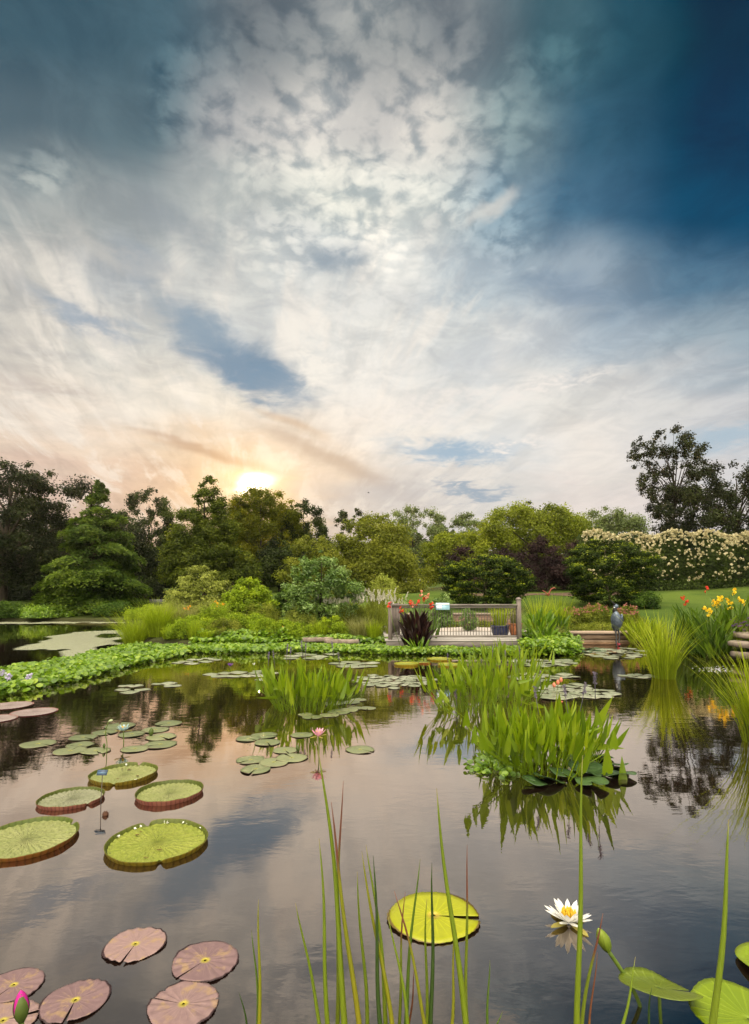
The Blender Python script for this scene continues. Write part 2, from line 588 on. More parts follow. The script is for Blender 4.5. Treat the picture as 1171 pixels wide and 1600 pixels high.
def axis(lo, hi, step, far_lo, far_hi):
    a = list(np.arange(lo, hi + 1e-6, step))
    s, x = step, hi
    while x < far_hi:
        s *= 1.25
        x += s
        a.append(x)
    s, x = step, lo
    while x > far_lo:
        s *= 1.25
        x -= s
        a.insert(0, x)
    return np.array(a)


gx = axis(-26, 22, 0.4, -900, 900)
gy = axis(-6, 62, 0.4, -300, 1200)
GX, GY = np.meshgrid(gx, gy)
GZ = height(GX, GY)
nx_, ny_ = len(gx), len(gy)
idx = np.arange(nx_ * ny_).reshape(ny_, nx_)
GF = np.stack([idx[:-1, :-1], idx[:-1, 1:], idx[1:, 1:], idx[1:, :-1]], -1).reshape(-1, 4)

m_ground, gg, o = material("lawn")
pos = gg.node('ShaderNodeNewGeometry').outputs['Position']
n1 = gg.noise(pos, 0.35, 5, 0.6)
n2 = gg.noise(pos, 9.0, 5, 0.7)
n3 = gg.noise(gg.v('MULTIPLY', pos, (1, 1, 0.2)), 40.0, 3, 0.7)
c = gg.mix(gg.sstep(n1, 0.35, 0.65), (0.040, 0.075, 0.010), (0.085, 0.125, 0.018))
c = gg.mix(gg.m('MULTIPLY', gg.sstep(n2, 0.4, 0.7), 0.6), c, (0.055, 0.09, 0.014))
c = gg.mix(gg.m('MULTIPLY', gg.sstep(n3, 0.45, 0.75), 0.6), c, (0.12, 0.16, 0.03))
pz = gg.xyz(pos)[2]
soil = gg.m('MULTIPLY', gg.sstep(gg.m('ADD', pz, gg.m('MULTIPLY', n2, 0.2)), 0.55, 0.2), 0.9)
c = gg.mix(soil, c, (0.030, 0.026, 0.014))
p = pbr(gg, c, 0.9, 0.1, 0, gg.m('ADD', n2, n3), 0.6, 0.05)
gg.t.links.new(p.outputs[0], o.inputs[0])
tag(mesh("ground", np.stack([GX, GY, GZ], -1).reshape(-1, 3), GF, m_ground, smooth=True), kind='structure')

m_water, gg, o = material("pond_water")
pos = gg.node('ShaderNodeNewGeometry').outputs['Position']
wind = gg.v('MULTIPLY', pos, (0.55, 1.0, 1.0))
r1 = gg.noise(wind, 5.0, 3, 0.5, 0.4)
r2 = gg.noise(wind, 17.0, 3, 0.55, 0.2)
calm = gg.sstep(gg.noise(pos, 0.35, 2, 0.5), 0.35, 0.68, 0.35, 1.2)
rel = gg.v('SUBTRACT', pos, (7.9, 12.6, 0.0))
rd = gg.v('LENGTH', rel)
ring = gg.m('MULTIPLY', gg.m('SINE', gg.m('MULTIPLY', rd, 22.0)), gg.m('EXPONENT', gg.m('MULTIPLY', rd, -0.45)))
h = gg.m('MULTIPLY', gg.m('ADD', gg.m('ADD', gg.m('MULTIPLY', r1, 1.0), gg.m('MULTIPLY', r2, 0.28)), gg.m('MULTIPLY', ring, 0.22)), calm)
b = gg.node('ShaderNodeBump')
b.inputs['Strength'].default_value = 1.0
b.inputs['Distance'].default_value = 0.0015
gg.put(b.inputs['Height'], h)
body = gg.node('ShaderNodeBsdfDiffuse')
gg.put(body.inputs[0], (0.009, 0.0048, 0.0038, 1))
gl = gg.node('ShaderNodeBsdfGlossy')
gl.inputs['Roughness'].default_value = 0.012
gg.put(gl.inputs[0], (1.0, 0.88, 0.775, 1))
gg.t.links.new(b.outputs[0], gl.inputs['Normal'])
fr = gg.node('ShaderNodeLayerWeight')
fr.inputs['Blend'].default_value = 0.5
gg.t.links.new(b.outputs[0], fr.inputs['Normal'])
refl = gg.m('MULTIPLY', gg.m('POWER', fr.outputs['Facing'], 1.62), 1.0, clamp=True)     # mirror-like at a low angle, dark when looked into
mx = gg.node('ShaderNodeMixShader')
gg.put(mx.inputs[0], refl)
gg.t.links.new(body.outputs[0], mx.inputs[1])
gg.t.links.new(gl.outputs[0], mx.inputs[2])
gg.t.links.new(mx.outputs[0], o.inputs[0])
wx_ = np.array([-62.0, 12.0])
tag(mesh("pond_water", [(-62, -5.5, 0), (12, -5.5, 0), (12, 40, 0), (-62, 40, 0)], [[0, 1, 2, 3]], m_water), kind='structure')
# ------------------------------------------------------------------ foliage builders
LM = {
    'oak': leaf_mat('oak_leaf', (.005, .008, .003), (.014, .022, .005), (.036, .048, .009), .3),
    'cypress': leaf_mat('cypress_needle', (.013, .028, .004), (.044, .082, .008), (.14, .195, .018), .4),
    'midtree': leaf_mat('woodland_leaf', (.010, .016, .004), (.028, .043, .008), (.065, .088, .014), .35),
    'golden': leaf_mat('backlit_leaf', (.045, .06, .006), (.11, .13, .010), (.22, .22, .018), .6, tcol=(1.5, 1.3, .4)),
    'pyramid': leaf_mat('pyramid_leaf', (.03, .046, .006), (.075, .10, .010), (.155, .18, .018), .45),
    'olive': leaf_mat('olive_leaf', (.075, .09, .011), (.165, .185, .020), (.26, .27, .034), .45),
    'lime': leaf_mat('light_tree_leaf', (.07, .092, .007), (.165, .20, .014), (.28, .31, .026), .45),
    'far': leaf_mat('distant_hazed_leaf', (.07, .095, .030), (.125, .165, .055), (.18, .225, .08), .35),  # pale bluish haze of distance painted into the leaf colour
    'purple': leaf_mat('purple_leaf', (.012, .006, .007), (.026, .013, .014), (.05, .028, .026), .2, tcol=(1.3, .8, .7)),
    'dome': leaf_mat('dome_shrub_leaf', (.010, .020, .003), (.040, .068, .006), (.27, .32, .016), .35),
    'hedge': leaf_mat('hedge_leaf', (.012, .022, .004), (.036, .058, .008), (.085, .12, .014), .3),
    'pale': leaf_mat('pale_shrub_leaf', (.10, .12, .022), (.23, .26, .05), (.37, .40, .09), .4),
    'yellow': leaf_mat('yellow_green_leaf', (.10, .15, .008), (.22, .31, .015), (.37, .44, .025), .4),
    'blue': leaf_mat('grey_green_leaf', (.05, .10, .016), (.12, .20, .038), (.27, .36, .12), .35, .4, .4),
    'weep': leaf_mat('weeping_leaf', (.13, .16, .022), (.25, .29, .045), (.38, .41, .09), .4),
    'bright': leaf_mat('bright_leaf', (.05, .11, .008), (.15, .26, .014), (.32, .43, .04), .4, .35, .5),
    'grass': leaf_mat('grass_blade', (.12, .16, .008), (.25, .33, .016), (.40, .46, .035), .45),
    'straw': leaf_mat('straw_blade', (.12, .13, .03), (.24, .25, .08), (.40, .40, .19), .4, tcol=(1.2, 1.1, .7)),
    'sedge': leaf_mat('sedge_blade', (.14, .19, .009), (.29, .36, .018), (.48, .50, .06), .45),
    'pickerel': leaf_mat('pickerel_leaf', (.075, .135, .005), (.18, .275, .009), (.31, .39, .018), .5, .35, .4, tcol=(1.35, 1.3, .35)),
    'iris': leaf_mat('sword_leaf', (.035, .075, .006), (.085, .155, .012), (.16, .24, .02), .45, .4, .4),
    'canna': leaf_mat('bronze_leaf', (.008, .004, .004), (.018, .008, .008), (.05, .02, .018), .2, .35, .4, tcol=(1.5, .6, .5)),
    'mix': leaf_mat('border_leaf', (.08, .10, .012), (.17, .20, .022), (.30, .31, .05), .4),
    'shade': leaf_mat('shade_plant_leaf', (.018, .042, .006), (.045, .09, .010), (.10, .16, .018), .35),
}


def petal_mat(name, col, col2=None, trans=.35):
    c2 = col2 or tuple(min(1, v * 1.5) for v in col)
    return leaf_mat(name, col, tuple((a + b) / 2 for a, b in zip(col, c2)), c2, trans, .5, .2, (1.1, 1.1, 1.1))


PM = {
    'red': petal_mat('red_petal', (.55, .03, .015), (.75, .08, .04)),
    'coral': petal_mat('coral_petal', (.65, .14, .08), (.80, .38, .27)),
    'yellow': petal_mat('yellow_petal', (.75, .48, .01), (.90, .66, .04)),
    'orange': petal_mat('orange_petal', (.75, .26, .01), (.85, .4, .03)),
    'cream': petal_mat('cream_petal', (.42, .36, .19), (.72, .66, .44)),
    'white': petal_mat('white_petal', (.75, .75, .72), (.9, .9, .88)),
    'lilac': petal_mat('lilac_petal', (.42, .36, .58), (.68, .62, .80)),
    'purple': petal_mat('purple_petal', (.13, .045, .22), (.26, .12, .40)),
    'pink': petal_mat('pink_petal', (.65, .24, .40), (.85, .50, .62)),
    'dustypink': petal_mat('dusty_pink_petal', (.30, .09, .08), (.45, .20, .16)),
    'magenta': petal_mat('magenta_petal', (.42, .01, .20), (.65, .04, .36)),
    'iceblue': petal_mat('pale_blue_petal', (.30, .46, .50), (.50, .65, .68)),
    'plume': petal_mat('plume', (.42, .40, .30), (.72, .70, .60)),
}
m_bark = plain_mat('bark', (.022, .017, .012), (.05, .04, .03), 6, .9, .1, bs=.8, bd=.03, stretch=(1, 1, .25))
m_twig = plain_mat('twig', (.05, .04, .025), (.09, .075, .05), 10, .9, .1)
m_stem = plain_mat('green_stem', (.06, .10, .012), (.10, .15, .02), 10, .6, .3)


def nrm(a):
    return a / (np.linalg.norm(a, axis=-1, keepdims=True) + 1e-9)


def leaves(C, N, size, aspect, rng, lift=0.15, tdir=None):
    """a lens-shaped leaf at every point: returns V, F (six points, two folded halves)"""
    n = len(C)
    N = nrm(N)
    T = rng.normal(size=(n, 3)) if tdir is None else tdir + rng.normal(size=(n, 3)) * .25
    T = nrm(T - (T * N).sum(1, keepdims=True) * N)
    B = np.cross(N, T)
    s = (size * (0.7 + 0.6 * rng.random(n)))[:, None]
    w = s * aspect * 0.5
    V = np.stack([C - T * s * .5, C + B * w - T * s * .05 + N * w * lift, C + T * s * .5, C - B * w - T * s * .05 + N * w * lift], 1)
    F = np.arange(n * 4).reshape(n, 4)
    return V.reshape(-1, 3), F


ENV = {
    'round': lambda t: np.sqrt(np.clip(1 - (2 * t - 1) ** 2, 0, 1)) ** .8,
    'dome': lambda t: np.sqrt(np.clip(1 - t ** 2, 0, 1)),
    'cone': lambda t: np.clip((1 - t) ** .75 * np.clip(t / .08, 0, 1), 0, 1),
    'egg': lambda t: np.clip(np.sqrt(np.clip(t / .3, 0, 1)) * (1 - np.clip((t - .3) / .7, 0, 1) ** 1.5) ** .75, 0, 1),
    'vase': lambda t: np.clip(.35 + .65 * np.sin(np.clip(t, 0, 1) * PI * .62), 0, 1) * np.sqrt(np.clip((1 - t) / .12, 0, 1)),
    'box': lambda t: np.where(t < .97, 1.0, .8),
}


def crown_points(rng, env, W, Dp, H, nclump, nleaf, rc, flat=.7, core=.45, lopsided=.0):
    e = ENV[env]
    ts = np.empty(0)
    while len(ts) < nclump:
        t = rng.random(nclump * 3)
        ts = np.concatenate([ts, t[rng.random(len(t)) < e(t) ** 1.2 + .06]])
    ts = ts[:nclump]
    an = rng.random(nclump) * 2 * PI
    rr = e(ts) * (core + (1 - core) * np.sqrt(rng.random(nclump))) * (1 - rc / max(W, .01) * .9)
    rr = np.clip(rr, 0, 1) * (1 + .18 * np.sin(an * 2 + rng.random() * 6) + .12 * np.sin(an * 3 + ts * 7))
    CC = np.stack([np.cos(an) * rr * W / 2, np.sin(an) * rr * Dp / 2, ts * (H - rc * flat * .6) + rc * flat * .3], 1)
    size = rc * (.55 + .9 * rng.random(nclump) ** 1.5) * np.clip(.55 + .6 * e(ts), .4, 1.0)
    k = np.maximum(4, (nleaf * size ** 2 / (size ** 2).sum()).astype(int))
    ci = np.repeat(np.arange(nclump), k)
    d = nrm(rng.normal(size=(len(ci), 3)))
    rad = size[ci] * (.30 + .55 * np.minimum(np.abs(rng.normal(size=len(ci))), 1.7))
    P = CC[ci] + d * rad[:, None] * np.array([1, 1, flat])
    P[:, 2] = np.maximum(P[:, 2], .02)
    tint = np.clip(rng.normal(.45, .2, nclump), .05, .95)[ci] + rng.normal(0, .1, len(ci))
    return P, d, np.clip(tint, 0, 1), CC


def trunk_mesh(rng, H, r0, targets, base_drop=.3, lean=(0, 0), nlimb=8, top=.85):
    b = MB()
    n = 9
    zz = np.linspace(-base_drop, H * top, n)
    wob = np.cumsum(rng.normal(0, r0 * .35, (n, 2)), 0)
    wob -= wob[0]
    P = np.stack([wob[:, 0] + lean[0] * zz / H, wob[:, 1] + lean[1] * zz / H, zz], 1)
    rad = r0 * np.linspace(1, .16, n)
    rad[0] *= 1.45
    rad[1] *= 1.1
    b.tube(P, rad, 8)
    if len(targets):
        for q in rng.choice(len(targets), min(nlimb, len(targets)), replace=False):
            c = targets[q]
            h = float(np.clip(c[2] * (.45 + .3 * rng.random()), H * .12, H * top * .92))
            s = np.array([np.interp(h, zz, P[:, 0]), np.interp(h, zz, P[:, 1]), h])
            mid = (s + c) / 2 + np.array([0, 0, .10 * H * rng.random()]) + rng.normal(0, .03 * H, 3) * [1, 1, .3]
            tt = np.linspace(0, 1, 6)[:, None]
            path = (1 - tt) ** 2 * s + 2 * tt * (1 - tt) * mid + tt ** 2 * c
            rl = r0 * np.interp(h, [0, H], [.5, .2])
            b.tube(path, np.linspace(rl, rl * .18, 6), 5)
    return b


SEED = [100]


def rng_():
    SEED[0] += 1
    return np.random.default_rng(SEED[0])


def leafy(name, label, cat, box, Y, pal, env='round', nclump=40, nleaf=5000, rc=.14, leaf=.25, aspect=.68, flat=.7, core=.45,
          group=None, depth=.8, trunk=None, base=0.0, up=.55, limbs=8, crown='crown', lean=(0, 0), toplean=0.0, z0=None, seed=None, kn=1.0, kc=1.0, tips=0.0):
    """a tree or shrub. box = (left, right, top) columns and row in the photograph; it stands on the ground at distance Y"""
    rng = rng_() if seed is None else np.random.default_rng(seed)
    x0, x1, y0 = box
    xc = (x0 + x1) / 2
    c = dep(xc, HZ, Y)
    zb = hz(c[0], Y) if z0 is None else z0
    top = dep(xc, y0, Y)[2]
    H = max(.15, top - zb)
    W = (x1 - x0) / FPX * Y
    t = root(name, (c[0], Y, zb), label, cat, group)
    bz = H * base
    P, Nn, tint, CC = crown_points(rng, env, W, W * depth, H - bz, int(nclump * 1.7 * kc), int(nleaf * 3.6 * kn), rc * W * 0.95, flat, core)
    P[:, 2] += bz
    CC[:, 2] += bz
    if toplean:
        P[:, 0] += toplean * W * (P[:, 2] / H) ** 2
        CC[:, 0] += toplean * W * (CC[:, 2] / H) ** 2
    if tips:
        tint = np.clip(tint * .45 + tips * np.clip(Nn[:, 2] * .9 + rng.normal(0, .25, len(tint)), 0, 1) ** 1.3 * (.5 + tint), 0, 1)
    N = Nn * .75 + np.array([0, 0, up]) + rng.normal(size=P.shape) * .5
    V, F = leaves(P, N, leaf * .64, aspect, rng)
    if trunk is None:
        trunk = max(.012, W * .018)
    tm = trunk_mesh(rng, H, trunk, CC, lean=lean, nlimb=limbs)
    tm.build('trunk' if 'tree' in cat else 'stem', m_bark if 'tree' in cat else m_twig, t, True)
    f = mesh(crown, V, F, LM[pal], t, attrs={'tint': np.repeat(tint, 4)})
    t['H'], t['W'] = H, W
    del t['H'], t['W']
    return t, P, Nn, (W, H)


def blades(rng, n, H, spread, width, lean=.35, droop=.25, base_r=.1, seg=6, dirbias=None, hvar=.45):
    """n tapering blades that rise from a tuft; V, F and tint per point"""
    an = rng.random(n) * 2 * PI
    br = base_r * np.sqrt(rng.random(n))
    B = np.stack([np.cos(an) * br, np.sin(an) * br, np.zeros(n)], 1)
    h = H * (1 - hvar * rng.random(n) ** 1.5)
    out = spread * (br / max(base_r, 1e-6)) * (.3 + .9 * rng.random(n)) + lean * rng.random(n) * .2
    an2 = an + rng.normal(0, .5, n)
    dirs = np.stack([np.cos(an2), np.sin(an2), np.zeros(n)], 1)
    if dirbias is not None:
        dirs = dirs + np.array([dirbias[0], dirbias[1], 0])
    side = nrm(np.cross(dirs, [0, 0, 1.0]) + rng.normal(0, .4, (n, 3)) * [1, 1, 0])
    s = np.linspace(0, 1, seg)
    bend = (s ** 1.7)[None, :, None]
    rise = s[None, :] * h[:, None] * (1 - droop * rng.random(n)[:, None] * s[None, :] ** 2.5)
    C = B[:, None, :] + dirs[:, None, :] * (out * h)[:, None, None] * bend
    C[:, :, 2] += rise
    w = width * (.7 + .6 * rng.random(n))[:, None] * np.clip(np.minimum(1, .6 + s * 2)[None, :] * (1 - s[None, :] ** 2.2), .04, 1)
    L = C - side[:, None, :] * w[:, :, None] / 2
    Rr = C + side[:, None, :] * w[:, :, None] / 2
    V = np.stack([L, Rr], 2).reshape(-1, 3)
    k = (np.arange(n)[:, None] * seg + np.arange(seg - 1)[None, :]) * 2
    F = np.stack([k, k + 1, k + 3, k + 2], -1).reshape(-1, 4)
    tint = np.clip(rng.normal(.45, .16, n)[:, None] + (s[None, :] - .5) * .3, 0, 1)
    return V, F, np.repeat(tint.reshape(-1), 2), C[:, -1]


def grass(name, label, cat, px, py, Y, wpx, hpx, pal, n=160, spread=.5, width=.02, droop=.3, baser=None, group=None, dirbias=None, water=False, hvar=.45, part=None):
    rng = rng_()
    c = wat(px, py) if water else dep(px, HZ, Y)
    Y = c[1]
    z = 0.0 if water else hz(c[0], Y)
    top = dep(px, py - hpx, Y)[2]
    H = max(.12, top - z)
    W = wpx / FPX * Y
    V, F, t, tips = blades(rng, n, H * 1.04, spread, width, droop=droop, base_r=baser if baser is not None else W * .22, dirbias=dirbias, hvar=hvar)
    if water:
        V[:, 2] -= .03
    if part is None:
        o = mesh(name, V, F, LM[pal], attrs={'tint': t}, loc=(c[0], Y, z))
        return tag(o, label, cat, group), tips
    r = root(name, (c[0], Y, z), label, cat, group)
    mesh('leaf_blades', V, F, LM[pal], r, attrs={'tint': t})
    return r, tips


def flower_ball(b, c, r, rng, n=9, a=None):
    """a loose head of petals round c"""
    d = nrm(rng.normal(size=(n, 3)) + [0, 0, .3])
    V, F = leaves(np.asarray(c) + d * r * .55, d + rng.normal(size=(n, 3)) * .3, r * 1.2, .7, rng, .3)
    b.add(V, F.tolist(), np.repeat(rng.random(n), 4))


def hedge_flowers(parent, name, P, N, size, rng, mat, n_parts=0, head=12):
    """flower heads facing outwards at points P of a plant: single heads as parts"""
    protos = []
    for i, p in enumerate(P[:n_parts]):
        if len(protos) < 4:
            b = MB()
            for k in range(head):
                q = k / head
                flower_ball(b, (rng.normal(0, .25 * (1 - q) * size), rng.normal(0, .25 * (1 - q) * size), (q - .3) * size * 1.3), size * (.5 - .3 * q), rng, 4)
            o = b.build(name, mat, parent)
            protos.append(o)
        else:
            s = protos[rng.integers(len(protos))]
            o = s.copy()
            COL.objects.link(o)
            o.parent = parent
        o.location = tuple(p)
        d = Vector(N[i]) + Vector((0, 0, .6))
        o.rotation_euler = d.to_track_quat('Z', 'Y').to_euler()
        k = .5 + .9 * rng.random()
        o.scale = (k, k, k)
    if len(P) > n_parts:
        b = MB()
        for p in P[n_parts:]:
            flower_ball(b, p, size * (.28 + .4 * rng.random()), rng, 8)
        o = b.build(name, mat, parent)
        o['kind'] = 'stuff'
# ------------------------------------------------------------------ trees, from far to near
def tree(label, box, Y, pal, **k):
    name = k.pop('name', 'tree')
    return leafy(name, label, 'tree', box, Y, pal, **k)


GT = 'trees standing beyond the pond'
# far trees against the sky
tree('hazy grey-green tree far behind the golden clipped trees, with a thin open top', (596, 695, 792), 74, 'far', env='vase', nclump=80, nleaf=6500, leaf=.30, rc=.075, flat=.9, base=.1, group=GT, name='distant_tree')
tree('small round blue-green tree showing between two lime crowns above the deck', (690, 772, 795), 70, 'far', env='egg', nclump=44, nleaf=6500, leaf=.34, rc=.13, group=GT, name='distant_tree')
tree('dark wispy treetop peeping over the olive tree, with the sky showing through', (520, 580, 793), 66, 'midtree', env='round', nclump=50, nleaf=3200, leaf=.28, rc=.08, flat=.9, group=GT, base=.35, name='distant_tree')
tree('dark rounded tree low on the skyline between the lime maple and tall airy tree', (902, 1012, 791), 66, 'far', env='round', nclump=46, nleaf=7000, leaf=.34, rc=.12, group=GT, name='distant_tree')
tree('dark crown rising just behind the top of the broad lime maple', (785, 872, 782), 62, 'midtree', env='egg', nclump=40, nleaf=5500, leaf=.3, rc=.12, group=GT, name='broadleaf_tree')
tree('dark tree with gaps in its crown between the cypress and the tall pyramidal tree', (170, 285, 764), 56, 'midtree', env='round', nclump=80, nleaf=6500, leaf=.28, rc=.07, flat=.9, base=.12, group=GT, name='broadleaf_tree')
tree('golden backlit tree standing right in front of the setting sun', (345, 470, 763), 56, 'golden', env='round', nclump=90, nleaf=10000, leaf=.27, rc=.085, flat=.9, base=.12, group=GT, name='broadleaf_tree')
tree('dark scraggy tree just right of the golden backlit one', (425, 522, 782), 58, 'midtree', env='round', nclump=70, nleaf=6500, leaf=.28, rc=.08, flat=.9, base=.08, group=GT, name='broadleaf_tree')
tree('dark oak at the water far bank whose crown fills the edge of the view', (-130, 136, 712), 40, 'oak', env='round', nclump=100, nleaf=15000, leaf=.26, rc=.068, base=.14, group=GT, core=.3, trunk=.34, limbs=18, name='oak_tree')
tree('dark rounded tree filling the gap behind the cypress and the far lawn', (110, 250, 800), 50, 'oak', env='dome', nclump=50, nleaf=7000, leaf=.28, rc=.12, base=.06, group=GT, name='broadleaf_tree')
tree('dense dull tree behind the golden backlit one, hiding the foot of the sun', (330, 480, 784), 62, 'golden', env='round', nclump=70, nleaf=16000, leaf=.38, rc=.10, group=GT, name='broadleaf_tree')  # added to block the sun lamp and its glints on the water
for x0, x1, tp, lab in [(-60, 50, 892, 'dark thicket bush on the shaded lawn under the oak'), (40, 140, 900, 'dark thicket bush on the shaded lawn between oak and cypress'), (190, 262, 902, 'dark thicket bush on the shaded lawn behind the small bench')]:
    leafy('shade_filler_bush', lab, 'bush', (x0, x1, tp), 47.5, 'oak', env='dome', nclump=44, nleaf=3600, leaf=.24, rc=.13, crown='foliage', group='dark bushes under the far trees')  # added dark bushes that stand in for shade on the pale lawn
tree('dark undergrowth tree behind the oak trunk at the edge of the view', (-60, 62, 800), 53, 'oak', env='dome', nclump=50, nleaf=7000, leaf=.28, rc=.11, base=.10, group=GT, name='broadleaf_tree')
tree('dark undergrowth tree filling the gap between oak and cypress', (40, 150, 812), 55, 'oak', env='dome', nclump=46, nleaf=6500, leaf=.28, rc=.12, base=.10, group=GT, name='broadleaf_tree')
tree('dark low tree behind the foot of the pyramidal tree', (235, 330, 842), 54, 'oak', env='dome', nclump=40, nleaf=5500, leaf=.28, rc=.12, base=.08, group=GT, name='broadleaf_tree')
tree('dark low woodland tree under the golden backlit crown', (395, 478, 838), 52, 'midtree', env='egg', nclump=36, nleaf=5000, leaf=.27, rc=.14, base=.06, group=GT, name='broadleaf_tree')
tree('tall pyramidal tree with a pointed top just left of the setting sun', (248, 392, 738), 44, 'pyramid', env='cone', nclump=170, nleaf=20000, leaf=.25, rc=.085, base=.08, group=GT, core=.45, trunk=.2, name='pyramidal_tree')

# the bald cypress in tiers
def cypress():
    rng = rng_()
    Y = 38.5
    x0, x1 = 58, 226
    c = dep(146, HZ, Y)
    zb = hz(c[0], Y)
    H = dep(146, 752, Y)[2] - zb
    W = (x1 - x0) / FPX * Y
    t = root('bald_cypress', (c[0], Y, zb), 'feathery bright green cypress in tiers of drooping sprays on the far bank', 'tree', GT)
    P, N, T, CC, TD = [], [], [], [], []
    tiers = 15
    for q in range(tiers):
        h = (q + .35) / (tiers + .3)
        Rr = W / 2 * (1 - h) ** .58 * (1.0 + .16 * math.sin(q * 2.4))
        nb = max(4, int(15 * (1 - h) + 3))
        for k in range(nb):
            a = (k + .6 * rng.random()) / nb * 2 * PI + q * 1.3
            ln = Rr * (.45 + .68 * rng.random())
            u = np.array([math.cos(a), math.sin(a), 0])
            s_ = np.array([-math.sin(a), math.cos(a), 0])
            m = int(300 + 420 * ln / (W / 2))
            t_ = .22 + .80 * rng.random(m) ** .7
            wd = ln * .24 * np.sin(np.clip(t_, 0, 1) * PI * .80 + .35) + .06
            off = rng.normal(0, 1, m) * wd
            zc_ = .035 * H + h * H * .93 + ln * (.16 * np.sin(t_ * 2.2) - .16 * t_ ** 2) + rng.normal(0, .05, m) - np.abs(off) * .35 - (.16 + .25 * rng.random(m)) * rng.random(m)
            pos_ = u * (t_ * ln)[:, None] + s_ * off[:, None]
            pos_[:, 2] = zc_
            pos_[:, 2] += H * .055 * rng.normal()
            P.append(pos_)
            N.append(np.array([0, 0, 1.0]) + u * .5 + rng.normal(size=(m, 3)) * .35)
            base_t = rng.normal(.30, .10)
            T.append(np.clip(base_t + .45 * np.clip(t_ - .55, 0, 1) * 2 + rng.normal(0, .08, m), 0, 1))
            CC.append(u * ln * .8 + np.array([0, 0, .035 * H + h * H * .93]))
    m = 1100
    zz = rng.random(m)
    P.append(np.stack([rng.normal(0, .42, m) * (1.12 - zz), rng.normal(0, .42, m) * (1.12 - zz), H * (.70 + .31 * zz)], 1))
    N.append(rng.normal(size=(m, 3)) + [0, -.3, .4])
    T.append(rng.normal(.5, .15, m).clip(0, 1))
    P, N, T = np.concatenate(P), np.concatenate(N), np.concatenate(T)
    P[:, 2] = np.maximum(P[:, 2], .05)
    V, F = leaves(P, N, .22, .36, rng)
    trunk_mesh(rng, H, .25, np.array(CC), nlimb=16, top=.97).build('trunk', m_bark, t, True)
    mesh('crown', V, F, LM['cypress'], t, attrs={'tint': np.repeat(T, 4)})


cypress()
tree('broad olive-green tree with a billowing crown behind the deck', (505, 668, 804), 40, 'olive', env='dome', nclump=90, nleaf=15000, leaf=.22, rc=.10, core=.35, group=GT, name='broadleaf_tree')
tree('smaller olive-green tree tucked against the broad olive one', (442, 545, 826), 38, 'olive', env='egg', nclump=50, nleaf=7500, leaf=.2, rc=.12, group=GT, name='broadleaf_tree')
tree('loose lime-green tree beside the gap of lawn, behind the dark domed shrub', (655, 775, 828), 42, 'lime', env='round', nclump=60, nleaf=9000, leaf=.22, rc=.11, group=GT, name='broadleaf_tree')
tree('broad lime-green maple with a spreading crown over the purple hedge', (752, 930, 786), 44, 'lime', env='round', nclump=90, nleaf=13000, leaf=.24, rc=.09, base=.32, group=GT, name='maple_tree')
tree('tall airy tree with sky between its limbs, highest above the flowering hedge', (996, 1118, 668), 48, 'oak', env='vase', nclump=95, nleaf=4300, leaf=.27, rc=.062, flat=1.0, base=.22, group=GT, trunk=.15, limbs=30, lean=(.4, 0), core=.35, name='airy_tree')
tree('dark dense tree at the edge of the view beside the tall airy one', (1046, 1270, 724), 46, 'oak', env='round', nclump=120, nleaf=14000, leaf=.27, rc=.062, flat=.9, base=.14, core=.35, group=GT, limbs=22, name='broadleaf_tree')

# dark purple hedge, shrub by shrub
GH = 'purple-leaved shrubs of the dark hedge'
for (a, b_, tp, lab) in [(694, 770, 852, 'plum-brown shrub at the end of the dark hedge, beside the lime tree'),
                         (755, 835, 846, 'dark purple-leaved shrub behind the top of the domed shrub'),
                         (820, 890, 838, 'near-black purple shrub under the lime maple, behind the red garden sculpture'),
                         (872, 945, 838, 'near-black purple shrub between the lime maple and the flowering hedge')]:
    leafy('purple_shrub', lab, 'shrub', (a, b_, tp), 38.5, 'purple', env='dome', nclump=40, nleaf=5500, leaf=.16, aspect=.6, rc=.16, group=GH, crown='foliage')

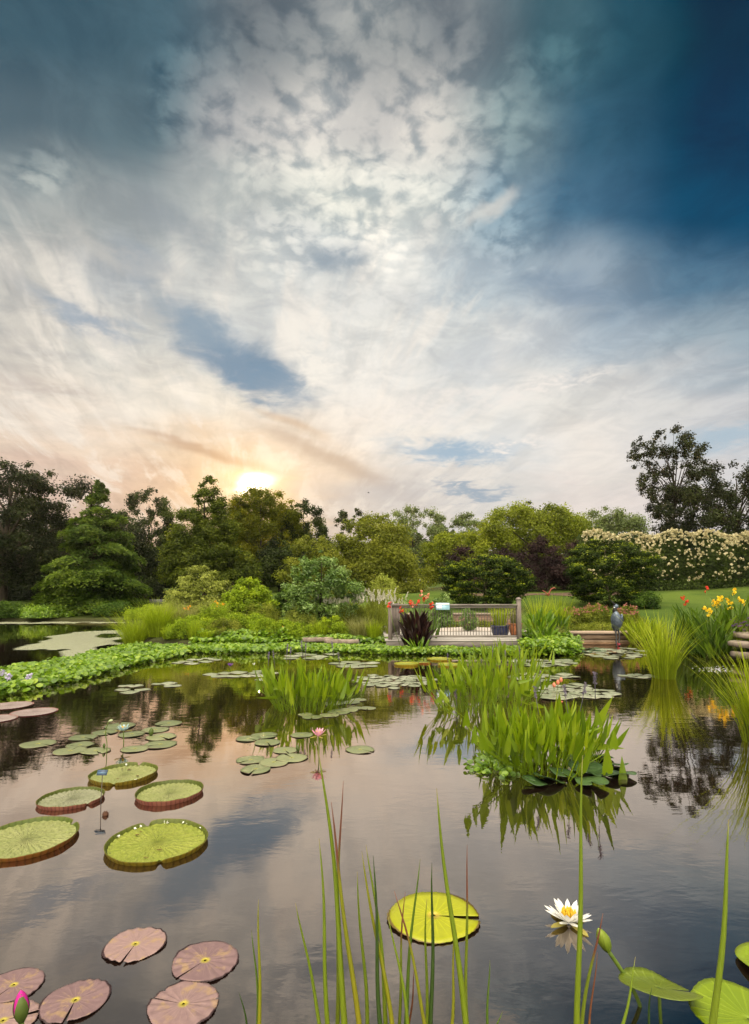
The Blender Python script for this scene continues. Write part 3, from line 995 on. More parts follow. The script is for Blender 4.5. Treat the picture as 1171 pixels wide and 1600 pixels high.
# flowering hedge
def flowering_hedge():
    rng = rng_()
    Y = 35.5
    a, b = dep(902, 843, Y), dep(1260, 838, Y)
    cx = (a[0] + b[0]) / 2
    zb = hz(cx, Y) - .1
    W, H = b[0] - a[0], dep(1000, 838, Y)[2] - zb
    t = root('flowering_hedge', (cx, Y, zb), 'long dark hedge covered in cream panicle flowers along the back lawn', 'hedge')
    n = 42000
    P = np.stack([(rng.random(n) - .5) * W, -1.2 * np.sqrt(rng.random(n)) + .3, rng.random(n) ** .8 * H], 1)
    bul = .25 * np.sin(P[:, 0] * 1.7) + .2 * np.sin(P[:, 0] * 3.9 + 1)
    P[:, 2] *= (1 + .025 * np.sin(P[:, 0] * .9 + 2) + .035 * np.sin(P[:, 0] * 2.7)) * (1 - .12 * np.clip((P[:, 1] + .9) / -.6, 0, 1))
    P[:, 1] -= bul * np.sin(np.clip(P[:, 2] / H, 0, 1) * PI)
    P[:, 1] += .9 * np.clip(1 - P[:, 2] / (.55 * H), 0, 1) ** 1.3
    P[:, 0] += rng.normal(0, .1, n)
    cl = .5 + .5 * np.sin(P[:, 0] * 2.3 + 1.7 * np.sin(P[:, 2] * 2.1)) * np.sin(P[:, 2] * 2.9 + P[:, 0])
    N = np.stack([rng.normal(0, .6, n), -np.ones(n), rng.normal(.6, .5, n)], 1)
    V, F = leaves(P, N, .14, .55, rng)
    mesh('foliage', V, F, LM['hedge'], t, attrs={'tint': np.repeat(np.clip(.2 + .5 * cl + rng.normal(0, .12, n), 0, 1), 4)})
    FP = []
    while len(FP) < 1400:
        x = (rng.random() - .5) * W
        z = H * (1.04 - .85 * rng.random() ** 1.7)
        cl_ = math.sin(x * 2.1 + 1.4 * math.sin(z * 2.3)) * math.sin(z * 2.6 + x * .8)
        if rng.random() < (.45 + .55 * (z / H) ** 1.5) * (1.0 if z > .86 * H else (.95 if cl_ > .0 else .28)):
            FP.append((x, -1.15 - .25 * math.sin(x * 1.7) * math.sin(z / H * PI) + .5 * max(0, z / H - .85) * 4 * rng.random() + .9 * max(0, 1 - z / (.55 * H)) ** 1.3, z * (1 + .025 * math.sin(x * .9 + 2) + .035 * math.sin(x * 2.7))))
    FP = np.array(FP)
    NN = np.stack([rng.normal(0, .3, len(FP)), -np.ones(len(FP)) * .7, np.ones(len(FP)) * .7], 1)
    hedge_flowers(t, 'flower_head', FP, NN, .18, rng, PM['cream'], 100, 7)


flowering_hedge()
# domed shrubs on the lawn
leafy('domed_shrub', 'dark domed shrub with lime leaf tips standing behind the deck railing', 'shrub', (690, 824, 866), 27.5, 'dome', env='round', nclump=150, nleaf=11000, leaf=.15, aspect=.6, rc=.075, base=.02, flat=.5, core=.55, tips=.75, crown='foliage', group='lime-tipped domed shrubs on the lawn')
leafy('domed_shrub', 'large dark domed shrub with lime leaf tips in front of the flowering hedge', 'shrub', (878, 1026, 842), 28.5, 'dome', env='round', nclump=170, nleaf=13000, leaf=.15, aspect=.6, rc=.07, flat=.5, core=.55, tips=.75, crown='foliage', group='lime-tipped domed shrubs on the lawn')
leafy('low_shrub', 'low spreading dark shrub on the lawn beside the large domed shrub', 'shrub', (985, 1032, 922), 27.0, 'shade', env='dome', nclump=24, nleaf=1800, leaf=.13, rc=.16, crown='foliage')

# the far bank
for i, (x0, x1, tp, Y, pal, lab) in enumerate([
    (-30, 42, 940, 35.6, 'shade', 'leafy shade plant on the far bank in front of the oak trunk'),
    (38, 122, 948, 35.6, 'bright', 'low bright green bank plant between two duller ones, by the duckweed'),
    (150, 215, 940, 35.8, 'shade', 'grey-green rounded bush on the far bank under the cypress')]):
    leafy('bank_plant', lab, 'plant', (x0, x1, tp), Y, pal, env='dome', nclump=36, nleaf=3600, leaf=.16, rc=.13, crown='foliage', group='plants on the far bank')
leafy('waterside_shrub', 'bright olive shrub on the lawn edge behind the tall reeds, below the cypress', 'shrub', (200, 262, 948), 32, 'yellow', env='dome', nclump=24, nleaf=2600, leaf=.14, rc=.15, crown='foliage')


def far_wood():
    """the wood beyond the lawns, one mass"""
    rng = rng_()
    n = 26000
    x = rng.random(n) * 220 - 110
    y = 88 + rng.random(n) * 10
    top = 7.5 + 1.6 * np.sin(x * .21) + 1.1 * np.sin(x * .53 + 1) + .8 * np.sin(x * 1.3)
    zb = height(x, y)
    P = np.stack([x, y, zb + rng.random(n) ** .8 * top], 1)
    P += rng.normal(size=(n, 3)) * .3
    N = np.stack([rng.normal(0, .5, n), -np.ones(n), rng.normal(.5, .4, n)], 1)
    cl = .5 + .5 * np.sin(x * .9 + 2 * np.sin(P[:, 2] * .8)) * np.sin(P[:, 2] * 1.1 + x * .4)
    V, F = leaves(P, N, .9, .7, rng)
    o = mesh('far_wood', V, F, LM['midtree'], attrs={'tint': np.repeat(np.clip(.2 + .4 * cl, 0, 1), 4)})
    tag(o, 'dark mass of woodland far beyond the lawns, seen between the trunks', 'wood', kind='stuff')


far_wood()
# ------------------------------------------------------------------ planting on the near bank
def shrub(name, label, box, Y, pal, cat='shrub', **k):
    k.setdefault('crown', 'foliage')
    return leafy(name, label, cat, box, Y, pal, **k)


# reeds and feathery plants at the water's edge
GR = 'reed clumps at the point of the bank'
for i, (px, Y, w, h, pal, n, lab) in enumerate([
    (216, 18.9, 62, 66, 'grass', 620, 'tall yellow-green reed clump at the tip of the bank, touching the duckweed'),
    (250, 18.7, 66, 78, 'grass', 640, 'feathery green reed clump just inside the outermost reeds on the point'),
    (283, 19.4, 66, 78, 'weepg', 420, 'pale grassy clump behind the reeds, below the orange flowers')]):
    grass('reed_clump', lab, 'reeds', px, 1008, Y, w, h, 'grass' if pal != 'weepg' else 'straw', n=int(n * 1.5), spread=.75, width=.011, droop=.5, group=GR)
grass('sedge_tuft', 'dark-based sedge tuft at the water edge between reeds and leafy bank mat', 'sedge', 305, 1012, 17.5, 36, 46, 'grass', n=260, spread=.3, width=.014)
grass('low_tuft', 'low bright tuft filling the foot of the reed clumps by the hyacinth raft', 'grass', 268, 1012, 17.9, 50, 36, 'grass', n=420, spread=.7, width=.011, droop=.5)
grass('low_tuft', 'low bright tuft between the sedge tuft and the mounded waterside leaves', 'grass', 322, 1012, 17.5, 44, 34, 'grass', n=380, spread=.7, width=.011, droop=.5)
GB = 'leafy shrubs on the near bank'
shrub('bank_shrub', 'fine yellow-green bush low on the bank beside the reed clumps', (262, 350, 962), 18.6, 'yellow', env='dome', nclump=60, nleaf=5200, leaf=.075, rc=.10, group=GB)
shrub('bank_shrub', 'lime bushy plant in the middle of the bank, above the leafy mat', (330, 432, 958), 18.9, 'yellow', env='dome', nclump=70, nleaf=6000, leaf=.075, rc=.09, group=GB)
shrub('bank_shrub', 'golden-green low bush between the lime plant and the small tree', (418, 482, 970), 18.2, 'yellow', env='dome', nclump=44, nleaf=3600, leaf=.07, rc=.11, group=GB)
shrub('bank_shrub', 'yellow-green rounded bush at the foot of the small grey-green tree', (488, 548, 962), 18.4, 'yellow', env='dome', nclump=44, nleaf=3800, leaf=.07, rc=.11, group=GB)
shrub('tall_perennial', 'pale feathery perennial topped by orange flowers', (285, 372, 938), 20.8, 'pale', cat='plant', env='dome', nclump=50, nleaf=4200, leaf=.09, rc=.10)
shrub('rounded_shrub', 'large pale green rounded shrub behind the reeds', (262, 372, 884), 24.0, 'pale', env='dome', nclump=120, nleaf=9500, leaf=.13, rc=.085, flat=.55)
shrub('rounded_shrub', 'yellow-green loose shrub beside the large pale rounded one', (348, 428, 900), 22.0, 'yellow', env='egg', nclump=80, nleaf=6500, leaf=.12, rc=.10)
shrub('low_shrub', 'dark green low shrub behind the small tree by the far lawn', (425, 470, 912), 23.5, 'shade', env='dome', nclump=30, nleaf=2400, leaf=.11, rc=.15)
shrub('small_tree', 'small grey-green tree with a forked slender trunk on the near bank', (436, 564, 856), 19.6, 'blue', cat='tree', env='egg', nclump=58, nleaf=3300, leaf=.18, aspect=.42, rc=.085, base=.07, trunk=.055, limbs=12, core=.35, crown='crown', up=.8)
shrub('weeping_shrub', 'pale weeping shrub between the small tree and the deck railing', (560, 640, 893), 20.5, 'weep', env='egg', nclump=60, nleaf=5000, leaf=.11, rc=.10, flat=1.1, aspect=.35)
shrub('low_shrub', 'bluish low shrub just behind the cannas at the deck', (660, 712, 924), 22.8, 'blue', env='dome', nclump=26, nleaf=2000, leaf=.10, rc=.15)

for x0, x1, tp, Y, pal, lab in [
    (228, 300, 950, 20.2, 'grassy', 'feathery light green perennial rising behind the reed clumps'),
    (300, 372, 948, 19.8, 'yellow', 'soft lime mound in front of the pale feathery perennial'),
    (372, 446, 946, 19.9, 'mix', 'mid-green leafy mound below the loose yellow-green shrub'),
    (440, 506, 952, 19.2, 'weep', 'pale fine-leaved mound at the foot of the forked slender trunk'),
    (262, 322, 974, 17.9, 'yellow', 'fresh green tussock at the water between reeds and leaf carpet'),
    (318, 384, 972, 18.1, 'mix', 'yellowish tussock over the mounded waterside leaves'),
    (384, 450, 974, 17.9, 'yellow', 'lime tussock above the middle of the leaf carpet'),
    (446, 500, 980, 17.8, 'yellow', 'golden tussock just before the long flat stone'),
    (520, 584, 946, 20.6, 'mix', 'leafy green filler plant under the white plumes')]:
    shrub('bank_perennial', lab, (x0, x1, tp - 7), Y, 'weep' if pal == 'grassy' else pal, cat='plant', env='dome', nclump=46, nleaf=3000, leaf=.085, aspect=.32, rc=.10, group='perennials on the near bank', flat=1.0)
# white plumes
def plumes(name, label, px, py, Y, wpx, hpx, n, pal, size, group=None, mat='plume', nb=160, npart=60):
    r, tips = grass(name, label, 'grass', px, py, Y, wpx, hpx, pal, n=nb, spread=.45, width=.016, droop=.25, part=True, group=group)
    rng = rng_()
    proto = None
    pick = tips[np.argsort(-tips[:, 2])][:npart]
    for p in pick:
        if proto is None:
            b = MB()
            z = np.linspace(0, 1, 7)
            for k in range(26):
                q = k / 26
                c = np.array([0, 0, q * size])
                V, F = leaves(c[None, :] + rng.normal(0, size * .06 * (1.1 - q), (3, 3)), rng.normal(size=(3, 3)), size * .26, .35, rng)
                b.add(V, F.tolist(), np.repeat(rng.random(3), 4))
            o = proto = b.build('plume', PM[mat], r)
        else:
            o = proto.copy()
            COL.objects.link(o)
            o.parent = r
        o.location = (p[0], p[1], p[2] - size * .3)
        o.rotation_euler = (rng.normal(0, .3), rng.normal(0, .3), rng.random() * 6)
    return r


plumes('plumed_grass', 'grassy plant with white bottlebrush plumes behind the straw-coloured fountain grass', 585, 985, 19.6, 70, 60, 60, 'weepx' if False else 'mix', .2)
plumes('plumed_grass', 'paler grassy drift of white plumes under the small grey-green tree', 532, 985, 19.9, 70, 50, 60, 'mix', .17)
plumes('plumed_grass', 'plumed grass tuft beside the railing return, with thin cream heads', 610, 985, 18.9, 36, 52, 30, 'weep' if 'weep' in LM else 'mix', .14, npart=24, nb=90)
grass('fountain_grass', 'straw-coloured fountain grass arching beside the flat stones', 'grass', 562, 1006, 17.6, 62, 50, 'straw', n=560, spread=.75, width=.010, droop=.55)
grass('green_grass_tuft', 'bright green upright grass tuft between fountain grass and deck', 'grass', 585, 1010, 17.2, 44, 46, 'grass', n=300, spread=.4, width=.014, droop=.3)
grass('yellow_grass_tuft', 'small yellow-green tuft behind the flat stones below the small tree', 'grass', 500, 1000, 18.0, 50, 34, 'grass', n=160, spread=.5, width=.014)

# orange blossoms
rng = rng_()
for px, py, lab in [(291, 951, 'orange flower head nearer the reeds on the pale perennial'), (345, 944, 'orange flower head beside the loose yellow-green shrub'), (432, 985, 'small golden flower head low among the bank bushes')]:
    b = MB()
    Yf = 20.2 if py < 960 else 18.0
    p = dep(px, py, Yf)
    gz = hz(p[0], p[1]) - p[2]
    r = root('orange_flower', p, lab, 'flower', 'orange flowers on the bank')
    for k in range(9):
        flower_ball(b, rng.normal(0, .06, 3) * [1.4, 1, .7], .05, rng, 7)
    b.build('petals', PM['orange'], r)
    MB().tube([(0, 0, gz), (0, 0, 0)], .006, 5).build('stem', m_stem, r)

# flat stones at the edge
m_stone = plain_mat('flagstone', (.13, .10, .08), (.27, .22, .18), 5, .85, .2, bs=.5, bd=.02)
m_wallstone = plain_mat('wall_stone', (.10, .065, .045), (.22, .15, .11), 5, .9, .2, bs=.6, bd=.02)


def slab(name, label, c, s, rz, mat, rng, group=None, tilt=0.0):
    """an irregular flat stone"""
    n = 14
    an = np.sort(np.arange(n) / n * 2 * PI + rng.normal(0, .08, n))
    rr = 1 / np.maximum(np.abs(np.cos(an)), np.abs(np.sin(an))) ** .92 * (1 + rng.normal(0, .05, n))
    V, F = [], []
    for zz, k in ((-.5, .97), (-.3, 1.0), (.36, 1.0), (.5, .95)):
        for j in range(n):
            V.append((math.cos(an[j]) * rr[j] * k * s[0] / 2, math.sin(an[j]) * rr[j] * k * s[1] / 2, zz * s[2] + rng.normal(0, .04 * s[2])))
    for q in range(3):
        for j in range(n):
            F.append((q * n + j, q * n + (j + 1) % n, (q + 1) * n + (j + 1) % n, (q + 1) * n + j))
    F += [tuple(range(n))[::-1], tuple(3 * n + j for j in range(n))]
    o = mesh(name, V, F, mat, loc=c)
    o.rotation_euler = (tilt, rng.normal(0, .03), rz)
    return tag(o, label, 'stone', group)


rng = rng_()
GS = 'flat stones along the pond edge'
a = dep(497, 1001, 17.35)
slab('flat_stone', 'long flat stone partly hidden by leaves below the yellow-green bush', (a[0], 17.35, .24), (1.0, .6, .12), .1, m_stone, rng, GS)
a = dep(535, 1006, 17.0)
slab('flat_stone', 'tapering flat stone lying against the fountain grass', (a[0], 17.05, .20), (1.05, .55, .12), -.1, m_stone, rng, GS)
for px, py, Y, s, rz, lab in [(1176, 990, 13.6, (1.0, .8, .10), .3, 'topmost flagstone of the edging beside the purple flowers'),
                              (1184, 1006, 13.2, (1.4, 1.0, .12), .1, 'broad pale flagstone in the middle of the pond edging stack'),
                              (1192, 1022, 12.8, (1.5, 1.1, .13), -.1, 'lower flagstone just above the water, beside the arching sedge')]:
    a = dep(px, py, Y)
    slab('flagstone', lab, (a[0] + .3, Y + .2, a[2] - s[2] / 2), s, rz, m_stone, rng, 'flagstones at the pond edge', tilt=rng.normal(0, .04))
b = MB()
for k in range(9):
    b.box((9.15 + rng.normal(0, .06), 7.5 + k * .72, .06 + rng.normal(0, .01)), (.75, .70, .34), rng.normal(0, .05), bev=.03)
tag(b.build('stone_kerb', m_wallstone), 'low stone kerb of rough blocks holding the side bank', 'kerb')

# leafy mats on the water and along the edge (nobody could count the leaves)
def mat_of_leaves(name, label, poly, n, leaf, h, pal, rows, base_z=0.0, cat='ground cover', follow=False):
    rng = rng_()
    poly = np.asarray(poly, float)
    lo, hi = poly.min(0), poly.max(0)
    pts = np.empty((0, 2))
    while len(pts) < n:
        q = lo + rng.random((n * 3, 2)) * (hi - lo)
        ins = np.zeros(len(q), bool)
        for i in range(len(poly)):
            p, r = poly[i], poly[(i + 1) % len(poly)]
            cond = (p[1] > q[:, 1]) != (r[1] > q[:, 1])
            ins ^= cond & (q[:, 0] < p[0] + (q[:, 1] - p[1]) / (r[1] - p[1] + 1e-12) * (r[0] - p[0]))
        pts = np.concatenate([pts, q[ins]])
    pts = pts[:n] + rng.normal(0, .05, (n, 2))
    lump = .55 + .45 * np.sin(pts[:, 0] * 3.1 + 2 * np.sin(pts[:, 1] * 1.7)) * np.sin(pts[:, 1] * 2.7 + pts[:, 0])
    z = h * (.15 + .85 * rng.random(n) ** .7) * (.55 + .45 * lump)
    zb = np.maximum(height(pts[:, 0], pts[:, 1]), 0) if follow else base_z
    P = np.stack([pts[:, 0], pts[:, 1], z + zb], 1)
    # round, cupped leaves of eight points
    m = 8
    an = np.arange(m) / m * 2 * PI
    N = nrm(np.stack([rng.normal(0, .5, n), rng.normal(-.25, .5, n), np.ones(n) * .8], 1))
    T = nrm(np.cross(N, rng.normal(size=(n, 3))))
    B = np.cross(N, T)
    s = leaf * (.6 + .7 * rng.random(n))
    ring = P[:, None, :] + s[:, None, None] * .5 * (np.cos(an)[None, :, None] * T[:, None, :] + .85 * np.sin(an)[None, :, None] * B[:, None, :])
    ring += (N * s[:, None] * .10)[:, None, :]
    V = np.concatenate([P[:, None, :], ring], 1).reshape(-1, 3)
    base = np.arange(n)[:, None, None] * (m + 1)
    k = np.arange(m)
    F = (base + np.stack([np.zeros(m, int), 1 + k, 1 + (k + 1) % m], -1)[None]).reshape(-1, 3)
    tint = np.clip(.25 + .35 * lump + rng.normal(0, .17, n), 0, 1)
    o = mesh(name, V, F, LM[pal], attrs={'tint': np.repeat(tint, m + 1)}, smooth=True)
    return tag(o, label, cat, kind='stuff')


mat1 = [wat(px, py)[:2] for px, py in [(-60, 1096), (0, 1088), (60, 1078), (120, 1066), (190, 1046), (230, 1036), (285, 1027), (300, 1018), (270, 1012), (205, 1012), (150, 1024), (110, 1034), (60, 1043), (15, 1050), (-60, 1058)]]
mat_of_leaves('water_hyacinth_mat', 'glossy bright green raft of water hyacinth across the pond arm', mat1, 9000, .10, .17, 'bright', 0)
mat2 = [wat(px, py)[:2] for px, py in [(288, 1019), (318, 1022), (370, 1022), (430, 1020), (500, 1021), (560, 1022), (610, 1024)]] + [(.4, 17.0), (-1.2, 17.6), (-2.6, 17.9), (-4.0, 18.0), (-5.3, 17.4)]
mat_of_leaves('waterside_leaf_carpet', 'carpet of bright rounded leaves along the bank edge from reeds to deck', mat2, 7000, .095, .18, 'bright', 0, follow=True)
mat2b = [(-5.6, 17.0), (-4.2, 16.9), (-3.0, 17.0), (-2.7, 17.8), (-4, 18.3), (-5.4, 18.0)]
mat_of_leaves('waterside_leaf_mound', 'mounded bright green leafy plants at the water below the lime bush', mat2b, 2600, .11, .36, 'bright', 0, follow=True)
mat3 = [wat(px, py)[:2] for px, py in [(606, 1024), (700, 1024), (800, 1024), (870, 1026), (905, 1022), (906, 1010)]] + [(4.6, 16.1), (4.2, 15.95), (.3, 15.95)]
mat_of_leaves('waterside_leaf_strip', 'strip of small bright leaves on the water in front of the deck', mat3, 6000, .085, .17, 'bright', 0)
mat4 = [wat(px, py)[:2] for px, py in [(818, 1024), (860, 1027), (896, 1023), (908, 1010)]] + [(5.9, 17.5), (4.4, 17.0)]
mat_of_leaves('waterside_leaf_bank', 'taller bright green leafy growth at the corner beside the deck', mat4, 3800, .10, .42, 'bright', 0, follow=True)

# duckweed beyond the mat
m_duck, gg, o = material('duckweed')
pos = gg.node('ShaderNodeNewGeometry').outputs['Position']
n1 = gg.noise(pos, 30, 4, .7)
n2 = gg.noise(gg.v('MULTIPLY', pos, (1.0, .5, 1)), 1.2, 5, .6)
c = gg.mix(gg.sstep(n1, .35, .65), (.32, .33, .21), (.50, .51, .39))  # sky glare on the film painted in as a pale base colour
p = pbr(gg, c, .18, 1.0, 0, n1, .25, .002)
gg.t.links.new(p.outputs[0], o.inputs[0])


def film(name, label, poly, seed):
    """a floating film with a frayed edge and holes"""
    rng = np.random.default_rng(seed)
    poly = np.asarray(poly, float)
    lo, hi = poly.min(0) - .5, poly.max(0) + .5
    st = .16
    xs, ys = np.arange(lo[0], hi[0], st), np.arange(lo[1], hi[1], st * 1.6)
    X, Y = np.meshgrid(xs, ys)
    wob = .45 * np.sin(X * 1.1 + Y * .6) + .3 * np.sin(X * 2.7 - Y * 1.3 + 1) + .2 * np.sin(X * 5.1 + Y * 3.3)
    Q = np.stack([X + wob * .7, Y + wob * .6], -1).reshape(-1, 2)
    ins = np.zeros(len(Q), bool)
    for i in range(len(poly)):
        p, r = poly[i], poly[(i + 1) % len(poly)]
        cond = (p[1] > Q[:, 1]) != (r[1] > Q[:, 1])
        ins ^= cond & (Q[:, 0] < p[0] + (Q[:, 1] - p[1]) / (r[1] - p[1] + 1e-12) * (r[0] - p[0]))
    ins = ins.reshape(X.shape)
    hole = (np.sin(X * 1.7 + 1.2 * np.sin(Y * .9)) * np.sin(Y * .8 + X * .35) + .35 * np.sin(X * 4.3 + Y * 2.1)) > .95
    keep = ins & ~hole
    ny, nx = X.shape
    idm = np.arange(nx * ny).reshape(ny, nx)
    kq = keep[:-1, :-1] & keep[1:, :-1] & keep[:-1, 1:] & keep[1:, 1:]
    F = np.stack([idm[:-1, :-1], idm[:-1, 1:], idm[1:, 1:], idm[1:, :-1]], -1)[kq]
    V = np.stack([X, Y, np.full(X.shape, .006)], -1).reshape(-1, 3)
    used = np.unique(F)
    remap = np.full(len(V), -1)
    remap[used] = np.arange(len(used))
    o = mesh(name, V[used], remap[F], m_duck)
    return tag(o, label, 'duckweed', kind='stuff')


film('duckweed_band', 'thin bright band of duckweed along the far bank', [wat(px, py)[:2] for px, py in [(-80, 975.5), (60, 975), (206, 973.5), (206, 971), (60, 971.6), (-80, 971.6)]], 3)
film('duckweed_sheet', 'pale sheet of duckweed on the pond arm beyond the hyacinth raft', [wat(px, py)[:2] for px, py in [(50, 1052), (110, 1038), (150, 1028), (205, 1014), (212, 1000), (208, 984), (170, 985), (110, 988), (75, 993), (40, 1002), (10, 1009), (-10, 1014), (30, 1019), (60, 1018), (96, 1014), (90, 1022), (50, 1030), (20, 1036)]], 4)

# hyacinth flowers on the raft
rng = rng_()
for px, py, lab in [(5, 1051, 'lilac water hyacinth flower at the edge of the view on the green raft'), (14, 1058, 'lilac water hyacinth flower in the middle of the three'), (44, 1058, 'lilac water hyacinth flower standing a little apart on the raft')]:
    c = wat(px, py, .2)
    r = root('hyacinth_flower', (c[0], c[1], 0), lab, 'flower', 'water hyacinth flowers')
    b = MB()
    for k in range(12):
        flower_ball(b, (rng.normal(0, .022), rng.normal(0, .022), .15 + .10 * k / 12), .032, rng, 5)
    b.build('petals', PM['lilac'], r)
    MB().tube([(0, 0, 0), (0, 0, .16)], .008, 5).build('stem', m_stem, r)

# ---------------------------------------------------------------- right-hand bank
GY = 'grasses beside the deck'
grass('tall_grass', 'tall yellow-green grass beside the deck corner post', 'grass', 842, 1008, 17.4, 50, 82, 'sedge', n=260, spread=.35, width=.016, droop=.25, group=GY)
grass('tall_grass', 'tall grass with seed heads between corner post and red border', 'grass', 872, 1004, 18.2, 60, 80, 'grass', n=260, spread=.4, width=.016, droop=.3, group=GY)
grass('straw_tuft', 'golden tuft drooping beside the leafy corner', 'grass', 873, 1000, 17.0, 24, 28, 'straw', n=160, spread=.7, width=.010, droop=.5)
def leaf_clump(name, label, cat, px, Y, wpx, hpx, pal, n, L, wd, rng=None, lean=.35, group=None, sheath=True, py=None, extra=None):
    """upright broad leaves from the ground (cannas, irises, gingers)"""
    rng = rng or rng_()
    c = dep(px, HZ, Y)
    zb = max(hz(c[0], Y), -.05)
    H = dep(px, (py or 1000) - hpx, Y)[2] - zb if py else hpx / FPX * Y
    W = wpx / FPX * Y
    V, F, T = [], [], []
    k = 0
    for i in range(n):
        a = rng.random() * 2 * PI
        rr = W * .36 * math.sqrt(rng.random())
        b0 = np.array([math.cos(a) * rr, math.sin(a) * rr, H * rng.random() ** 1.3 * (1 - L) * 1.0])
        ln = H * L * (.7 + .4 * rng.random())
        a2 = a + rng.normal(0, .8)
        le = lean * (.4 + rng.random())
        d = np.array([math.cos(a2) * le, math.sin(a2) * le, 1.0])
        d /= np.linalg.norm(d)
        side = nrm(np.cross(d, [rng.normal(), rng.normal(), .1]))
        nn = np.cross(side, d)
        s = np.linspace(0, 1, 6)
        wv = wd * ln * np.sin(np.clip(s * .94 + .03, 0, 1) * PI) ** .7
        cen = b0 + d * (s * ln)[:, None] + np.array([math.cos(a2), math.sin(a2), -.35]) * (s ** 2.2 * ln * .28 * le * 2)[:, None]
        Lf = cen - side * wv[:, None] / 2 + nn * wv[:, None] * .18
        Rt = cen + side * wv[:, None] / 2 + nn * wv[:, None] * .18
        V.append(np.stack([Lf, cen, Rt], 1).reshape(-1, 3))
        for q in range(5):
            o_ = k + q * 3
            F += [(o_, o_ + 1, o_ + 4, o_ + 3), (o_ + 1, o_ + 2, o_ + 5, o_ + 4)]
        k += 18
        T.append(np.full(18, np.clip(rng.normal(.45, .2), 0, 1)))
    r = root(name, (c[0], Y, zb), label, cat, group)
    mesh('foliage', np.concatenate(V), F, LM[pal], r, True, {'tint': np.concatenate(T)})
    return r, H, W, rng


leaf_clump('broadleaf_plant', 'clump of broad paddle leaves at the water beside the deck corner', 'plant', 842, 16.5, 50, 56, 'bright', 130, .34, .24)
leaf_clump('broadleaf_plant', 'lower grey-green plant with paddle leaves behind the leafy corner', 'plant', 868, 17.3, 40, 46, 'iris', 100, .34, .24)
# red border behind the statue
GRB = 'pinkish shrubs of the border behind the heron'
for x0, x1, tp, lab in [(868, 915, 948, 'rusty pink bush at the deck end of the border'), (902, 962, 942, 'dusty red bush in the border directly behind the heron'), (950, 1000, 946, 'pale rosy bush between the heron and the tall sedge')]:
    t, P, Nn, (W, H) = shrub('border_shrub', lab, (x0, x1, tp), 21.5, 'mix', env='dome', nclump=46, nleaf=3600, leaf=.075, rc=.12, group=GRB)
    rg = rng_()
    pick = np.nonzero(P[:, 2] > H * .55)[0]
    pick = pick[rg.choice(len(pick), 130, replace=False)]
    b = MB()
    for q in pick:
        flower_ball(b, P[q] + [0, -.03, .04], .05, rg, 5)
    b.build('blossom', PM['dustypink'], t)['kind'] = 'stuff'
shrub('ground_cover_plant', 'low green cover spilling over the timber edging behind the heron', (890, 985, 974), 20.2, 'mix', cat='plant', env='dome', nclump=50, nleaf=3000, leaf=.06, rc=.08)
# irises and cannas at the side
leaf_clump('iris_clump', 'dense clump of dark green sword leaves behind the tall sedge', 'plant', 1090, 15.6, 70, 78, 'iris', 220, .62, .06, lean=.24)
leaf_clump('iris_clump', 'green sword-leaved clump seen between the statue and the tall sedge', 'plant', 1003, 18.6, 60, 50, 'grass', 160, .7, .055, lean=.3)
def canna(name, label, px, Y, wpx, hpx, pal, n, heads, petal, group):
    r, H, W, rg = leaf_clump(name, label, 'flowering plant', px, Y, wpx, hpx, pal, int(n * 1.7), .42, .13, group=group)
    loc = np.array(r.location)
    for (hx, hy) in heads:
        p = dep(hx, hy, Y + rg.normal(0, .1)) - loc
        b = MB()
        for k in range(4):
            flower_ball(b, p + rg.normal(0, .03, 3) + [0, 0, .035 * (k - 1)], .055, rg, 6)
        f = b.build('flower', PM[petal], r)
        MB().tube([(p[0] * .6, p[1] * .6, 0), (p[0] * .9, p[1] * .9, p[2] * .6), p], .009, 5).build('stalk', m_stem, f)
    return r


GC = 'flowering clumps on the side bank'
canna('yellow_canna', 'clump with bright yellow flowers leaning over the dark sword leaves', 1112, 14.2, 60, 84, 'iris', 60, [(1104, 952), (1118, 944), (1124, 938), (1110, 957), (1122, 946)], 'yellow', GC)
canna('yellow_canna', 'clump with taller yellow flowers at the edge of the view', 1150, 14.6, 66, 90, 'iris', 64, [(1146, 926), (1128, 934), (1140, 942), (1158, 939), (1162, 943), (1143, 948)], 'yellow', GC)
canna('red_canna', 'green clump with a few red flowers on long stalks above the sword leaves', 1080, 17.6, 70, 60, 'iris', 50, [(1066, 936), (1073, 942), (1104, 923)], 'red', GC)
t, P, Nn, (W, H) = shrub('verbena', 'airy stems with purple flower heads above the flagstones', (1136, 1210, 966), 13.9, 'mix', cat='flowering plant', env='vase', nclump=40, nleaf=1500, leaf=.05, aspect=.2, rc=.12)
rg = rng_()
proto = None
top = np.nonzero(P[:, 2] > H * .5)[0]
for q in top[rg.choice(len(top), 46, replace=False)]:
    if proto is None:
        b = MB()
        for k in range(7):
            flower_ball(b, rg.normal(0, .028, 3) * [1, 1, .4], .022, rg, 6)
        ob = proto = b.build('flower_head', PM['purple'], t)
    else:
        ob = proto.copy()
        COL.objects.link(ob)
        ob.parent = t
    ob.location = tuple(P[q])
shrub('foliage_plant', 'dark leafy plant at the waterline behind the arching sedge', (1060, 1132, 985), 15.4, 'shade', cat='plant', env='dome', nclump=50, nleaf=3200, leaf=.10, rc=.12)
shrub('foliage_plant', 'leafy plant filling the bank above the flagstones at the view edge', (1120, 1215, 962), 15.8, 'shade', cat='plant', env='dome', nclump=50, nleaf=3400, leaf=.11, rc=.12)
# ------------------------------------------------------------------ deck, railing and garden furniture
def wood(name, c1, c2, ax=(12, 1.2, 12)):
    return plain_mat(name, c1, c2, 2.2, .8, .2, bs=.5, bd=.006, stretch=ax)


